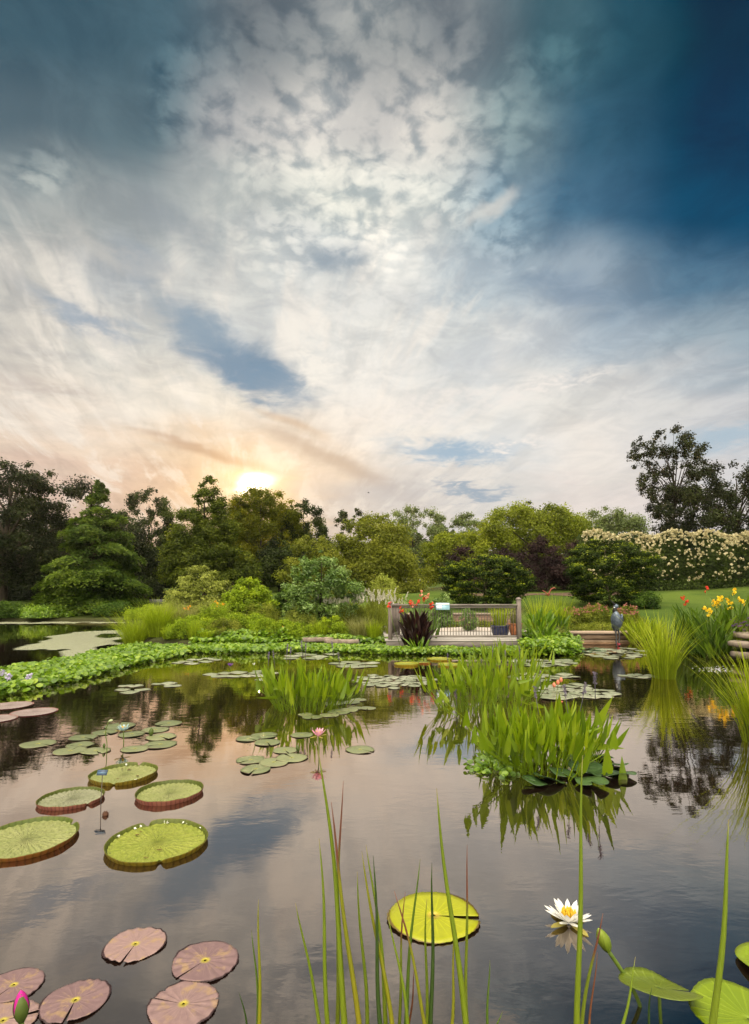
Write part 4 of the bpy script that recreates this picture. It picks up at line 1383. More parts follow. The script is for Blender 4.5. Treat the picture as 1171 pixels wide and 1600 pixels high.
m_deck = wood('weathered_boards', (.29, .265, .25), (.42, .39, .365), (1.0, 9, 9))
m_rail = wood('weathered_rail', (.13, .112, .10), (.22, .195, .18), (1.2, 10, 10))
m_post = wood('weathered_post', (.12, .098, .087), (.21, .175, .158), (10, 10, 1.2))
m_iron = plain_mat('dark_metal', (.05, .042, .038), (.09, .075, .068), 20, .5, .4)
DY = 16.2
dl, dr = dep(602, 1000, DY)[0], dep(862, 1000, DY)[0]
ztop = dep(700, 1000, DY)[2]
deck = root('wooden_deck', ((dl + dr) / 2, DY, 0), 'low weathered wooden deck jutting to the pond edge', 'deck')
ox, oy = (dl + dr) / 2, DY
b = MB()
nb = 26
for k in range(nb):
    y = .06 + k * .145
    b.box((0, y, ztop - .02), (dr - dl, .138, .04), bev=.004)
b.build('deck_boards', m_deck, deck)
b = MB()
b.box((0, .03, ztop - .125), (dr - dl - .06, .045, .16), bev=.004)
b.build('fascia', m_rail, deck)
b = MB()
b.box((0, .10, ztop - .30), (dr - dl - .2, .05, .16), bev=.004)
b.build('lower_beam', m_deck, deck)
for k in range(4):
    bb = MB().box((-(dr - dl) / 2 + .25 + k * (dr - dl - .5) / 3, .22, -.1), (.13, .13, .5))
    bb.build('support_post', m_post, deck)

pl, pr = dep(610, 1000, DY + .08)[0], dep(812, 1000, DY + .08)[0]
zr = dep(700, 944, DY + .08)[2]
ry = DY + .09
rail = root('deck_railing', ((pl + pr) / 2, ry, ztop), 'weathered wooden railing with thin dark balusters along the deck edge', 'railing')
hx = (pr - pl) / 2
hr = zr - ztop
for sx, tall in ((-1, .02), (1, .13)):
    p_ = MB()
    p_.box((sx * hx, 0, (hr + tall) / 2), (.115, .115, hr + tall), bev=.006)
    po = p_.build('post', m_post, rail)
    c_ = MB()
    c_.lathe([(.085, 0), (.09, .02), (.075, .035), (.05, .06), (.0, .075)], 12, (sx * hx, 0, hr + tall), close=False)
    c_.build('post_cap', m_post, po)
MB().box((0, -.012, hr - .022), (2 * hx - .118, .12, .045), bev=.006).build('top_rail', m_rail, rail)
MB().box((0, 0, hr - .085), (2 * hx - .118, .04, .06), bev=.004).build('under_rail', m_rail, rail)
MB().box((0, 0, .10), (2 * hx - .118, .045, .06), bev=.004).build('bottom_rail', m_rail, rail)
nbal = 44
bm_ = MB()
bm_.tube([(0, 0, .131), (0, 0, hr - .117)], .0085, 6)
first = bm_.build('baluster', m_iron, rail)
for k in range(nbal):
    o = first if k == 0 else first.copy()
    if k:
        COL.objects.link(o)
        o.parent = rail
    o.location = (-hx + (k + 1) * 2 * hx / (nbal + 1), 0, 0)
# return of the railing along the deck's other side
for sx in (-1,):
    ret = root('side_railing', (pl - .02, ry, ztop), 'slatted grey side panel of the railing, behind the dark cannas', 'railing')
    pe = MB().box((.35, 2.1, hr / 2), (.11, .11, hr), bev=.006)
    pe.build('post', m_post, ret)
    ang = math.atan2(.35, 2.1)
    MB().box((.175, 1.05, hr - .022), (.10, 1.9, .045), -ang, bev=.005).build('top_rail', m_rail, ret)
    MB().box((.175, 1.05, .10), (.045, 1.9, .06), -ang).build('bottom_rail', m_rail, ret)
    f0 = None
    for k in range(17):
        if f0 is None:
            f0 = o = MB().box((0, 0, hr / 2 + .04), (.03, .045, hr - .2)).build('slat', m_post, ret)
        else:
            o = f0.copy()
            COL.objects.link(o)
            o.parent = ret
        q = (k + 1) / 18
        o.location = (.35 * q, 2.1 * q, 0)

# sign on the rail
m_white = plain_mat('sign_white', (.62, .68, .70), (.72, .76, .78), 30, .5, .4)
m_blue = plain_mat('sign_blue', (.22, .40, .50), (.30, .48, .58), 4, .45, .4)
c = dep(692, 947.5, ry - .11)
sg = root('information_sign', (c[0], ry - .11, c[2] - .11), 'pale blue and white information panel fixed to the railing', 'sign')
b = MB().box((0, 0, .11), (.40, .018, .21), rx=-.35, bev=.004)
b.build('panel', m_blue, sg)
MB().box((0, .010, .178), (.38, .012, .055), rx=-.35).build('header_band', m_white, sg)
MB().box((-.10, -.016, .088), (.15, .010, .09), rx=-.35).build('picture', m_white, sg)
MB().box((0, .055, .09), (.05, .07, .05)).build('bracket', m_iron, sg)

# court behind the railing
m_brick, gg, o = material('terrace_wall')
tc = gg.node('ShaderNodeTexCoord').outputs['Object']
x_, y_, z_ = gg.xyz(tc)
br = gg.node('ShaderNodeTexBrick')
gg.put(br.inputs['Vector'], gg.comb(x_, z_, 0.0))
br.inputs['Scale'].default_value = 2.6
br.inputs['Mortar Size'].default_value = .012
gg.put(br.inputs['Color1'], (.21, .125, .085))
gg.put(br.inputs['Color2'], (.13, .085, .065))
gg.put(br.inputs['Mortar'], (.04, .03, .025))
nn = gg.noise(tc, 9, 5, .6)
p = pbr(gg, gg.mix(gg.m('MULTIPLY', nn, .5), br.outputs['Color'], (.30, .21, .15)), .9, .2, 0, gg.m('SUBTRACT', nn, br.outputs['Fac']), .6, .02)
gg.t.links.new(p.outputs[0], o.inputs[0])
a, bq = dep(630, 960, 23.4), dep(812, 960, 23.4)
w_ = root('terrace_wall', ((a[0] + bq[0]) / 2, 23.4, .2), 'low brown stone wall at the back of the deck court', 'wall')
zc_ = dep(700, 958, 23.4)[2] - .27
b = MB().box((0, .2, zc_ / 2 - .15), (bq[0] - a[0], .4, zc_ + .3), bev=.01)
b.build('wall_face', m_brick, w_)
b = MB()
for k in range(8):
    b.box((-(bq[0] - a[0]) / 2 + (k + .5) * (bq[0] - a[0]) / 8, .18, zc_ + .035), ((bq[0] - a[0]) / 8 - .012, .52, .07), bev=.012)
b.build('capstone', m_stone, w_)
m_pave = plain_mat('court_paving', (.34, .29, .255), (.46, .41, .37), 3, .85, .2, bs=.2)
tag(mesh('court_paving', [(.0, 19.98, .31), (5.6, 19.98, .31), (5.6, 23.38, .31), (.0, 23.38, .31)], [[0, 1, 2, 3]], m_pave), kind='structure')
shrub('court_plant', 'green mounded plant at the foot of the court wall, seen through balusters', (660, 716, 964), 22.9, 'mix', cat='plant', env='dome', nclump=26, nleaf=1700, leaf=.06, rc=.13, z0=.3)
shrub('court_plant', 'grey-green bushy upright plant in the middle of the deck court', (714, 750, 946), 20.4, 'blue', cat='plant', env='egg', nclump=60, nleaf=2400, leaf=.09, aspect=.2, rc=.12, z0=.3)
shrub('court_plant', 'low green plants along the court edge beside the blue pot', (742, 782, 970), 22.8, 'mix', cat='plant', env='dome', nclump=20, nleaf=1100, leaf=.06, rc=.15, z0=.3)

# pots
m_glaze = plain_mat('dark_blue_glaze', (.012, .016, .05), (.025, .03, .075), 4, .12, .6, bs=.05)
m_terra = plain_mat('terracotta', (.30, .11, .05), (.42, .17, .08), 8, .8, .2)
m_soil = plain_mat('potting_soil', (.02, .015, .01), (.04, .03, .02), 20, .95, .1)


def pot(name, label, px, py0, py1, wpx, Y, mat, pal, hpx, spread=.6, n=240, width=.012):
    c = dep(px, py1, Y)
    H = dep(px, py0, Y)[2] - ztop
    rr = wpx / FPX * Y / 2
    r = root(name, (c[0], Y, ztop), label, 'plant pot')
    b = MB().lathe([(rr * .62, 0), (rr * .8, H * .15), (rr * .95, H * .45), (rr, H * .8), (rr * .97, H * .9), (rr * 1.07, H * .93), (rr * 1.07, H), (rr * .93, H), (rr * .9, H * .85)], 24, close=False)
    b.build('pot', mat, r, True)
    MB().lathe([(.001, H * .88), (rr * .9, H * .88)], 20, close=False).build('soil', m_soil, r)
    rg = rng_()
    V, F, t, tips = blades(rg, n, hpx / FPX * Y, spread, width, droop=.35, base_r=rr * .6)
    V[:, 2] += H * .88
    mesh('foliage', V, F, LM[pal], r, attrs={'tint': t})


pot('glazed_pot', 'shiny dark blue pot of arching grassy foliage on the deck', 782, 977, 996, 28, DY + 1.2, m_glaze, 'sedge', 38, n=420)
pot('terracotta_pot', 'terracotta pot with yellowish grass beside the deck corner post', 806, 974, 993, 20, DY + 1.7, m_terra, 'straw', 34, n=260)

# dark cannas with red flowers in front of the railing
r, H, W, rg = leaf_clump('bronze_canna', 'dark bronze-leaved canna clump with red flowers in front of the deck railing', 'flowering plant', 650, 16.0, 46, 50, 'canna', 150, .42, .22, lean=.32, py=1000)
loc = np.array(r.location)
for hx_, hy_, pm in [(641, 941, 'red'), (645, 944, 'coral'), (659, 928, 'coral'), (662, 936, 'red'), (669, 932, 'coral'), (654, 942, 'red'), (608, 945, 'red'), (627, 954, 'red'), (674, 947, 'red')]:
    p = dep(hx_, hy_, 15.9 + .2 * rg.random()) - loc
    b = MB()
    for k in range(4):
        flower_ball(b, p + rg.normal(0, .022, 3) + [0, 0, .035 * (k - 1.5)], .055, rg, 6)
    f = b.build('flower', PM[pm], r)
    MB().tube([(p[0] * .5, p[1] * .5, 0), (p[0] * .85, p[1] * .85, p[2] * .6), p], .008, 5).build('stalk', m_stem, f)
leaf_clump('green_canna', 'green canna leaves rising behind the bronze clump with its flowers', 'plant', 662, 17.0, 52, 70, 'blue', 34, .5, .2, lean=.4)
leaf_clump('sword_clump', 'spear of upright green sword leaves in the water before the bronze canna', 'plant', 656, 15.4, 20, 36, 'bright', 22, .9, .10, lean=.35)

# timber edging behind the heron
m_timber = wood('old_timber', (.13, .085, .055), (.27, .19, .13), (1.2, 10, 10))
a, bq = dep(888, 990, 19.2), dep(992, 990, 19.2)
e_ = root('timber_edging', ((a[0] + bq[0]) / 2, 19.2, 0), 'old timber edging of stacked brown beams at the water behind the heron', 'edging')
zt = dep(930, 986, 19.2)[2]
L = bq[0] - a[0]
MB().box((0, 0, zt - .05), (L, .36, .10), bev=.012).build('top_beam', wood('pale_timber', (.27, .20, .15), (.40, .31, .24), (1.2, 10, 10)), e_)
MB().box((.02, .05, zt - .20), (L - .03, .30, .18), bev=.012).build('beam', m_timber, e_)
MB().box((-.02, .06, zt - .40), (L - .05, .30, .20), bev=.012).build('beam', m_timber, e_)
tag(MB().box((7.55, 18.88, zt - .52), (.10, .05, .08), bev=.02).build('floating_scrap', m_white), 'small white scrap floating in front of the timber edging', 'scrap')

# heron statue
m_heron, gg, o = material('blue_grey_metal')
tc = gg.node('ShaderNodeTexCoord').outputs['Object']
vo = gg.node('ShaderNodeTexVoronoi')
gg.put(vo.inputs['Vector'], gg.v('MULTIPLY', tc, (1, 1, .5)))
vo.inputs['Scale'].default_value = 22
n1 = gg.noise(tc, 5, 5, .6)
c = gg.mix(gg.sstep(n1, .3, .7), (.055, .075, .11), (.15, .19, .25))
p = pbr(gg, c, .42, .5, .35, gg.m('MULTIPLY', vo.outputs['Distance'], 1.0), .8, .02)
gg.t.links.new(p.outputs[0], o.inputs[0])
m_black = plain_mat('dark_bronze', (.012, .012, .014), (.03, .03, .034), 14, .5, .4)
hy = 17.3
c = wat(966, 1009.5)
hy = c[1]
k = hy / FPX
hr_ = root('heron_statue', (c[0], hy, 0), 'blue-grey metal heron statue standing on thin legs in the pond', 'statue')
zb_ = dep(966, 984, hy)[2]
zt_ = dep(966, 945, hy)[2]
hh = zt_ - zb_
V, F = [], []
ns, nr = 18, 16
for i in range(ns):
    t = i / (ns - 1)
    zz = zb_ - .03 + hh * .78 * t
    wdt = .145 * (math.sin(min(1, (t * .90 + .08)) * PI) ** .55) * (.80 + .62 * t - .42 * t * t) + .006
    dpt = wdt * 1.25
    cx_ = -.02 - .09 * (t - .4)
    cy_ = .16 * (.5 - t)
    for j in range(nr):
        an = 2 * PI * j / nr
        V.append((cx_ + math.cos(an) * wdt, cy_ + math.sin(an) * dpt, zz))
for i in range(ns - 1):
    for j in range(nr):
        F.append((i * nr + j, i * nr + (j + 1) % nr, (i + 1) * nr + (j + 1) % nr, (i + 1) * nr + j))
F += [tuple(range(nr))[::-1], tuple((ns - 1) * nr + j for j in range(nr))]
body = mesh('body', V, F, m_heron, hr_, True)
b = MB()
for sx in (-1, 1):
    pts = np.array([(sx * .10, -.12, zb_ + hh * .62), (sx * .135, -.02, zb_ + hh * .38), (sx * .10, .08, zb_ + hh * .12), (sx * .04, .16, zb_ - .06)])
    b = MB().tube(pts, [.03, .055, .05, .01], 8)
    b.build('wing', m_heron, body, True)
top = np.array([-.07, -.04, zb_ + hh * .74])
MB().tube([top + [0, 0, -.05], top + [-.02, -.02, .06], top + [.0, -.03, .13]], [.085, .06, .055], 12).build('neck', m_black, hr_, True)
MB().tube([top + [.0, -.03, .09], top + [.01, -.04, .13], top + [.01, -.05, .18], top + [-.01, -.06, .225]], [.03, .075, .072, .025], 14).build('head', m_heron, hr_, True)
hd = top + np.array([-.01, -.05, .21])
MB().tube([hd + [.02, 0, -.03], hd + [-.08, -.05, .05], hd + [-.19, -.10, .14]], [.03, .018, .003], 8).build('beak', m_black, hr_, True)
MB().lathe([(.0, -.02), (.022, -.008), (.022, .008), (0, .02)], 8, tuple(top + [-.055, -.08, .12]), close=False).build('cheek_patch', m_white, hr_, True)
for sx in (-1, 1):
    l_ = MB().tube([(sx * .045 - .0, .05, zb_ + .02), (sx * .05 + .04, .07, zb_ * .55), (sx * .04 + .0, .02, zb_ * .25), (sx * .05, .0, .0), (sx * .05, 0, -.25)], [.034, .022, .028, .016, .016], 8)
    lg = l_.build('leg', m_black, hr_, True)
    MB().tube([(sx * .05, 0, .035), (sx * .05 - .02, -.10, .012)], [.02, .008], 6).build('toe', m_black, lg, True)
b = MB().tube([(-.02, -.05, .02), (.05, -.03, .06), (.0, .03, .09), (-.03, .02, .03)], .02, 6)
b.build('red_base_ornament', plain_mat('faded_red', (.25, .03, .05), (.4, .06, .09), 12, .6), hr_, True)

# red sculpture on the lawn
m_rust = plain_mat('red_rust', (.20, .05, .035), (.32, .09, .06), 12, .7, .3)
c = dep(857, 916, 34.0)
z0 = hz(c[0], 34.0)
sc_ = root('garden_sculpture', (c[0], 34, z0), 'curling rusty red garden sculpture in front of the purple hedge', 'sculpture')
MB().tube([(.0, 0, -.1), (.05, 0, .2), (.18, 0, .42), (.38, 0, .50), (.46, 0, .42)], [.05, .045, .04, .035, .02], 8).build('curl', m_rust, sc_, True)
MB().tube([(-.02, 0, .0), (-.18, 0, .22), (-.36, 0, .34)], [.04, .035, .015], 8).build('arm', m_rust, sc_, True)
MB().tube([(.05, 0, .12), (-.1, .05, .14), (-.2, .1, -.05)], [.04, .03, .03], 8).build('foot', m_rust, sc_, True)
m_mulch = plain_mat('mulch', (.07, .045, .032), (.13, .09, .065), 9, .95, .1, bs=.8, bd=.03)
b = MB()
xs = np.linspace(5.2, 17, 40)
V, F = [], []
for i, x in enumerate(xs):
    for yy in (34.2 + .5 * math.sin(i * .5), 35.4, 36.4):
        V.append((x, yy, hz(x, yy) + .02))
for i in range(len(xs) - 1):
    for q in range(2):
        F.append((i * 3 + q, (i + 1) * 3 + q, (i + 1) * 3 + q + 1, i * 3 + q + 1))
tag(mesh('mulch_bed', V, F, m_mulch), kind='structure')

# bench far back under the trees
c = dep(246, 934, 36.5)
bn_ = root('garden_bench', (c[0], 36.5, hz(c[0], 36.5)), 'small dark bench on the lawn between the cypress and the pale shrub', 'bench')
MB().box((0, 0, .45), (1.15, .42, .06), bev=.01).build('seat', m_post, bn_)
MB().box((0, .2, .72), (1.15, .05, .4), bev=.01).build('backrest', m_black, bn_)
for sx in (-1, 1):
    MB().box((sx * .5, 0, .18), (.07, .40, .48)).build('leg', m_black, bn_)

# bird high above the trees
c = dep(576, 770, 70)
bd = root('bird', c, 'tiny dark bird flying above the trees', 'bird')
V = [(-.32, 0, 0), (-.1, -.04, .02), (.25, -.03, .0), (.42, 0, .0), (.25, .03, 0), (-.1, .04, .02), (.0, -.05, .09), (0, -.05, -.05)]
bd.scale = (.5, .5, .5)
b = MB().tube([(-.3, 0, 0), (-.1, 0, .0), (.15, 0, .01), (.34, 0, .02)], [.01, .06, .07, .01], 8)
b.build('body', m_black, bd, True)
for s_ in (-1, 1):
    mesh('wing', [(.10, 0, .03), (-.08, 0, .03), (-.14, s_ * .34, .16), (-.02, s_ * .36, .17), (-.22, s_ * .62, .10), (.10, 0, .05), (-.08, 0, .05), (-.14, s_ * .34, .175), (-.02, s_ * .36, .185)], [[0, 1, 2, 3], [3, 2, 4], [5, 8, 7, 6], [0, 3, 8, 5], [1, 6, 7, 2]], m_black, bd)
# ------------------------------------------------------------------ lily pads
def pad_material(name, c1, c2, edge=None, rough=.35, spec=.5, veins=.5, centre=None, patch=None):
    m, gg, o = material(name)
    tc = gg.node('ShaderNodeTexCoord').outputs['Object']
    x, y, z = gg.xyz(tc)
    r = gg.m('SQRT', gg.m('ADD', gg.m('MULTIPLY', x, x), gg.m('MULTIPLY', y, y)))
    an = gg.m('ARCTAN2', y, x)
    n = gg.noise(tc, 4.0, 5, .6)
    nf = gg.noise(tc, 22.0, 4, .6)
    oi = gg.node('ShaderNodeObjectInfo').outputs['Random']
    t = gg.m('ADD', gg.m('MULTIPLY', n, .7), gg.m('MULTIPLY', oi, .5))
    c = gg.mix(gg.sstep(t, .3, .9), c1, c2)
    vn = gg.m('POWER', gg.m('ABSOLUTE', gg.m('COSINE', gg.m('MULTIPLY', an, 11.0))), 24.0)
    vn = gg.m('MULTIPLY', vn, gg.sstep(r, 1.0, .15))
    c = gg.mix(gg.m('MULTIPLY', vn, veins * .6), c, tuple(min(1, q * 1.6) for q in c2))
    c = gg.mix(gg.m('MULTIPLY', gg.sstep(nf, .62, .74), .35), c, tuple(q * .35 for q in c1))
    if patch:
        c = gg.mix(gg.m('MULTIPLY', gg.sstep(gg.noise(gg.v('ADD', tc, gg.comb(oi, oi, 0.0)), 2.2, 3, .6), .5, .68), .7), c, patch)
    if edge:
        c = gg.mix(gg.sstep(gg.m('ADD', r, gg.m('MULTIPLY', nf, .05)), .985, 1.02), c, edge)
    if centre:
        c = gg.mix(gg.sstep(r, .2, .06), c, centre)
    hgt = gg.m('ADD', gg.m('MULTIPLY', vn, .6), gg.m('MULTIPLY', n, .8))
    p = pbr(gg, c, rough, spec, 0, hgt, .25, .01)
    tr = gg.node('ShaderNodeBsdfTranslucent')
    gg.put(tr.inputs[0], c)
    mx = gg.node('ShaderNodeMixShader')
    mx.inputs[0].default_value = .12
    gg.t.links.new(p.outputs[0], mx.inputs[1])
    gg.t.links.new(tr.outputs[0], mx.inputs[2])
    gg.t.links.new(mx.outputs[0], o.inputs[0])
    return m


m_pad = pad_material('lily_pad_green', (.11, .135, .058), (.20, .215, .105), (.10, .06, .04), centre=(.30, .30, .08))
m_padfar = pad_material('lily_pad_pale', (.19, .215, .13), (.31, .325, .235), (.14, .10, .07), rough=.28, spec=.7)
m_padlime = pad_material('lily_pad_lime', (.25, .265, .004), (.325, .335, .007), (.12, .08, .02), rough=.4, spec=.4, veins=.8, centre=(.45, .34, .05))
m_padpurple = pad_material('lily_pad_purple', (.160, .100, .105), (.255, .170, .160), (.035, .018, .02), rough=.5, spec=.3, veins=.35, centre=(.36, .30, .04), patch=(.30, .20, .10))
m_paddark = pad_material('lily_pad_dark', (.030, .065, .018), (.06, .11, .035), None, rough=.3, spec=.5)
m_padlight = pad_material('lily_pad_bright', (.11, .17, .006), (.17, .23, .010), (.14, .14, .02), rough=.4, spec=.4, veins=.5, patch=(.20, .30, .012))
m_padunder = pad_material('lily_pad_olive', (.07, .10, .008), (.12, .16, .012), (.20, .16, .03), rough=.35, spec=.5)


def pad_mesh(name, rng, mat, seg=40, rings=5, wave=.012, notch=.16, teeth=0.0, folds=0.0, cup=0.0, thick=.012, curl=0.0):
    """unit lily pad: notched disc with a little thickness; folds = radial pleats"""
    na = notch * (.6 + .8 * rng.random())
    an = np.linspace(na / 2, 2 * PI - na / 2, seg + 1)
    rr = np.linspace(0.04, 1, rings + 1)
    ph = rng.random(4) * 6
    V = []
    edge = 1 + .035 * np.sin(an * 2 + ph[0]) + .02 * np.sin(an * 5 + ph[1])
    for i, r in enumerate(rr):
        e = r * (1 + (edge - 1) * r)
        if i == rings and teeth:
            e = e * (1 + teeth * np.where(np.arange(seg + 1) % 2, 1, -1))
        z = wave * r * np.sin(an * 3 + ph[2]) + folds * r ** 1.4 * np.sin(an * 17 + 1.2 * np.sin(an * 3 + ph[1])) * (.55 + .45 * np.sin(an * 2 + ph[3])) + cup * r ** 3 + curl * r ** 4 * np.maximum(0, np.sin(an + ph[0]))
        V.append(np.stack([np.cos(an) * e, np.sin(an) * e, z], 1))
    V = np.array(V)
    Vt = V.reshape(-1, 3) + [0, 0, thick]
    Vb = V.reshape(-1, 3) - [0, 0, 0]
    m = seg + 1
    F = []
    N = (rings + 1) * m
    for i in range(rings):
        for j in range(seg):
            a, b, c, d = i * m + j, i * m + j + 1, (i + 1) * m + j + 1, (i + 1) * m + j
            F += [(a, d, c, b), (N + a, N + b, N + c, N + d)]
    for j in range(seg):
        a, b = rings * m + j, rings * m + j + 1
        F.append((a, N + a, N + b, b))
        F.append((j, j + 1, N + j + 1, N + j))
    for i in range(rings):
        for j in (0, seg):
            a, b = i * m + j, (i + 1) * m + j
            F.append((a, b, N + b, N + a) if j else (a, N + a, N + b, b))
    o = mesh(name, np.concatenate([Vt, Vb]), F, mat, smooth=True)
    return o


prng = np.random.default_rng(7)
PROTO = {}


def pad(kind, x, y, r, label, group=None, rot=None, tilt=(0, 0), z=.004, variant=None, name='lily_pad', sx=1.0):
    ml = PROTO[kind]
    src, used = ml[prng.integers(len(ml)) if variant is None else variant]
    if not used[0]:
        o = src
        used[0] = 1
    else:
        o = src.copy()
        COL.objects.link(o)
    o.name = name
    o.location = (x, y, z + .012 * r)
    o.scale = (r * sx, r, r)
    o.rotation_euler = (tilt[0], tilt[1], prng.random() * 6.28 if rot is None else rot)
    return tag(o, label, 'lily pad', group)


def protos(kind, mat, n, **k):
    PROTO[kind] = [(pad_mesh('lily_pad', prng, mat, **k), [0]) for _ in range(n)]


protos('green', m_pad, 3, seg=48, teeth=.012, wave=.02)
protos('far', m_padfar, 3, seg=26, rings=2, wave=.03)
protos('dark', m_paddark, 3, seg=30, rings=3, wave=.06, cup=.06, notch=.4)
protos('lime', m_padlime, 1, seg=72, teeth=.010, wave=.012, notch=.16, folds=.004)
protos('purple', m_padpurple, 4, seg=140, rings=10, teeth=.014, wave=.02, folds=.022, notch=.12)
protos('bright', m_padlight, 1, seg=48, wave=.02, notch=.25, curl=.08)

# near pads that stand alone
def near_pad(kind, px, py, wpx, label, group=None, **k):
    p = wat(px, py)
    r = wpx / 2 * p[1] / FPX
    return pad(kind, p[0], p[1], r, label, group, **k)


GP = 'purple lily pads in the foreground'
near_pad('purple', 212, 1477, 86, 'pleated mauve lily pad with a yellow stain, farthest out of the purple ones', GP, variant=0, rot=-1.6)
near_pad('purple', 321, 1503, 96, 'large pleated mauve lily pad overlapping the one with the open slit', GP, variant=1, rot=-2.2)
near_pad('purple', 118, 1565, 92, 'dusky purple lily pad with a yellow centre beside the magenta bud', GP, variant=2, rot=-1.4)
near_pad('purple', 287, 1570, 102, 'dark purple lily pad with a slit, under its larger neighbour', GP, variant=3, rot=2.9, z=.001)
near_pad('purple', 22, 1541, 79, 'mauve lily pad at the view edge behind the magenta bud', GP, variant=1, rot=-1.9)
near_pad('purple', 5, 1596, 96, 'yellow-stained purple lily pad cut by the frame under the magenta bud', GP, variant=0, rot=.4, z=.001)
near_pad('lime', 678, 1433, 134, 'bright lime-yellow lily pad alone among the foreground rushes', rot=-.12, variant=0)
for px, py, w, lab in [(60, 1163, 50, 'pale green lily pad lying by itself out from the reflected oak'), (563, 1172, 44, 'single green lily pad floating beyond the pink lily, towards open water'), (472, 1149, 34, 'small green lily pad touching the pink water lily')]:
    near_pad('green', px, py, w, lab)

# rafts of pads
def raft(kind, spots, label, group):
    for px, py, w in spots:
        near_pad(kind, px, py, w, label, group)


G1 = 'lily pads around the pale blue water lily'
for px, py, w, lab in [(130, 1153, 40, 'pad at the tree-reflection end of the group around the blue lily'), (164, 1145, 36, 'small pad beside the thin bent stalk, on the bank side'), (125, 1165, 40, 'brownish half-sunk pad in the group around the blue lily'),
                       (110, 1174, 48, 'outermost pad of the group, towards the lone pale pad'), (150, 1174, 42, 'pad at the foot of the thin bent stalk'), (188, 1135, 46, 'pad directly behind the open blue lily'), (206, 1148, 38, 'brownish sunken pad between blue lily and green bud'),
                       (243, 1141, 40, 'pad behind the fat green bud'), (264, 1131, 40, 'farthest pad of the group, beyond the green bud'), (252, 1152, 44, 'pad in front of the fat green bud'), (251, 1164, 48, 'nearest wide pad on the open side of the blue lily group'), (211, 1171, 40, 'pad beside the stalk of the blue lily, close to the giant pads')]:
    near_pad('green', px, py, w, lab, G1, z=.004 + .002 * prng.random())
G2 = 'lily pads beside the pink water lily'
for px, py, w, lab in [(388, 1155, 36, 'outer small pad of the loose group near the pink lily'), (413, 1150, 40, 'pad under the pickerelweed reflection, behind its group'), (418, 1161, 40, 'overlapping middle pad of the group near the pink lily'), (446, 1173, 38, 'half-sunk pad with the tiny green bud on its edge'),
                       (392, 1188, 44, 'pad half covered by two front pads in the group near the pink lily'), (400, 1203, 46, 'nearest pad of the group by the pink lily'), (428, 1192, 46, 'big smooth front pad overlapping two others near the pink lily'), (456, 1185, 48, 'widest pad of the group, closest to the pink lily stem')]:
    near_pad('green', px, py, w, lab, G2, z=.004 + .003 * prng.random())
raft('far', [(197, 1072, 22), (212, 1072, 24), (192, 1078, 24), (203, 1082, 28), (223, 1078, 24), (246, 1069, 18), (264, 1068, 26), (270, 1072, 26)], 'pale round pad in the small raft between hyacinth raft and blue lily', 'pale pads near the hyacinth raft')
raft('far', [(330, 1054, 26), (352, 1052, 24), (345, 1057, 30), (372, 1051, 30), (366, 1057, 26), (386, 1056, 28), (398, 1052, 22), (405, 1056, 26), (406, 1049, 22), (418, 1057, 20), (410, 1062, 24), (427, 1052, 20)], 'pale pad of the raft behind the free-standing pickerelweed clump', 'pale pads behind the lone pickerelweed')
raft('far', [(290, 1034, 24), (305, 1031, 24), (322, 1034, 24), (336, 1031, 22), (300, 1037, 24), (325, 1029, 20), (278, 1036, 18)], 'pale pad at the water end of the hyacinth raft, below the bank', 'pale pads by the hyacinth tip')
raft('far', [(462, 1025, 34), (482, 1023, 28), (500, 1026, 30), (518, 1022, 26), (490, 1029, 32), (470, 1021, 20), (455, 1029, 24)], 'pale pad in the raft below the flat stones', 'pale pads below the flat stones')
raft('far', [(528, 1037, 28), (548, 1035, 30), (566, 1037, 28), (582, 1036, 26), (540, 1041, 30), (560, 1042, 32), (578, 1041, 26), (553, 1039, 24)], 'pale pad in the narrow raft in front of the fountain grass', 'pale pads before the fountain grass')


def scatter_raft(kind, cx, cy, wx, wy, n, w, label, group, seed, dx=None):
    rg = np.random.default_rng(seed)
    pts = []
    for _ in range(4000):
        a, q = rg.random() * 2 * PI, math.sqrt(rg.random())
        px, py = cx + math.cos(a) * q * wx, cy + math.sin(a) * q * wy
        if all(abs(px - u) > w * .42 or abs(py - v_) > w * .13 for u, v_ in pts):
            pts.append((px, py))
            if len(pts) == n:
                break
    for px, py in pts:
        near_pad(kind, px, py, w * (.75 + .5 * rg.random()), label, group, tilt=(rg.normal(0, .03), rg.normal(0, .03)), z=.003 + .012 * rg.random())


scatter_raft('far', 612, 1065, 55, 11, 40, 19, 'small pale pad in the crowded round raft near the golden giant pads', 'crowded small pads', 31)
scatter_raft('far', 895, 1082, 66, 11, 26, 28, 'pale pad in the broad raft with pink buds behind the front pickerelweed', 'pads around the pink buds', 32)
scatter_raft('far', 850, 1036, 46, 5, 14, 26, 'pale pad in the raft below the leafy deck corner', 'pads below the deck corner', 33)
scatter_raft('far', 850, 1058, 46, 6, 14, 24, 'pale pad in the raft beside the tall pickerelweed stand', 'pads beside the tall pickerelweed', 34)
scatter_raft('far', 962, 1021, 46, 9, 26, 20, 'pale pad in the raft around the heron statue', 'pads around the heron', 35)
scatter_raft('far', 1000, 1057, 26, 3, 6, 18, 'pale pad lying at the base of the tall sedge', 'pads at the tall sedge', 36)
near_pad('far', 681, 1062, 20, 'single small pale pad between the crowded raft and the tall pickerelweed')
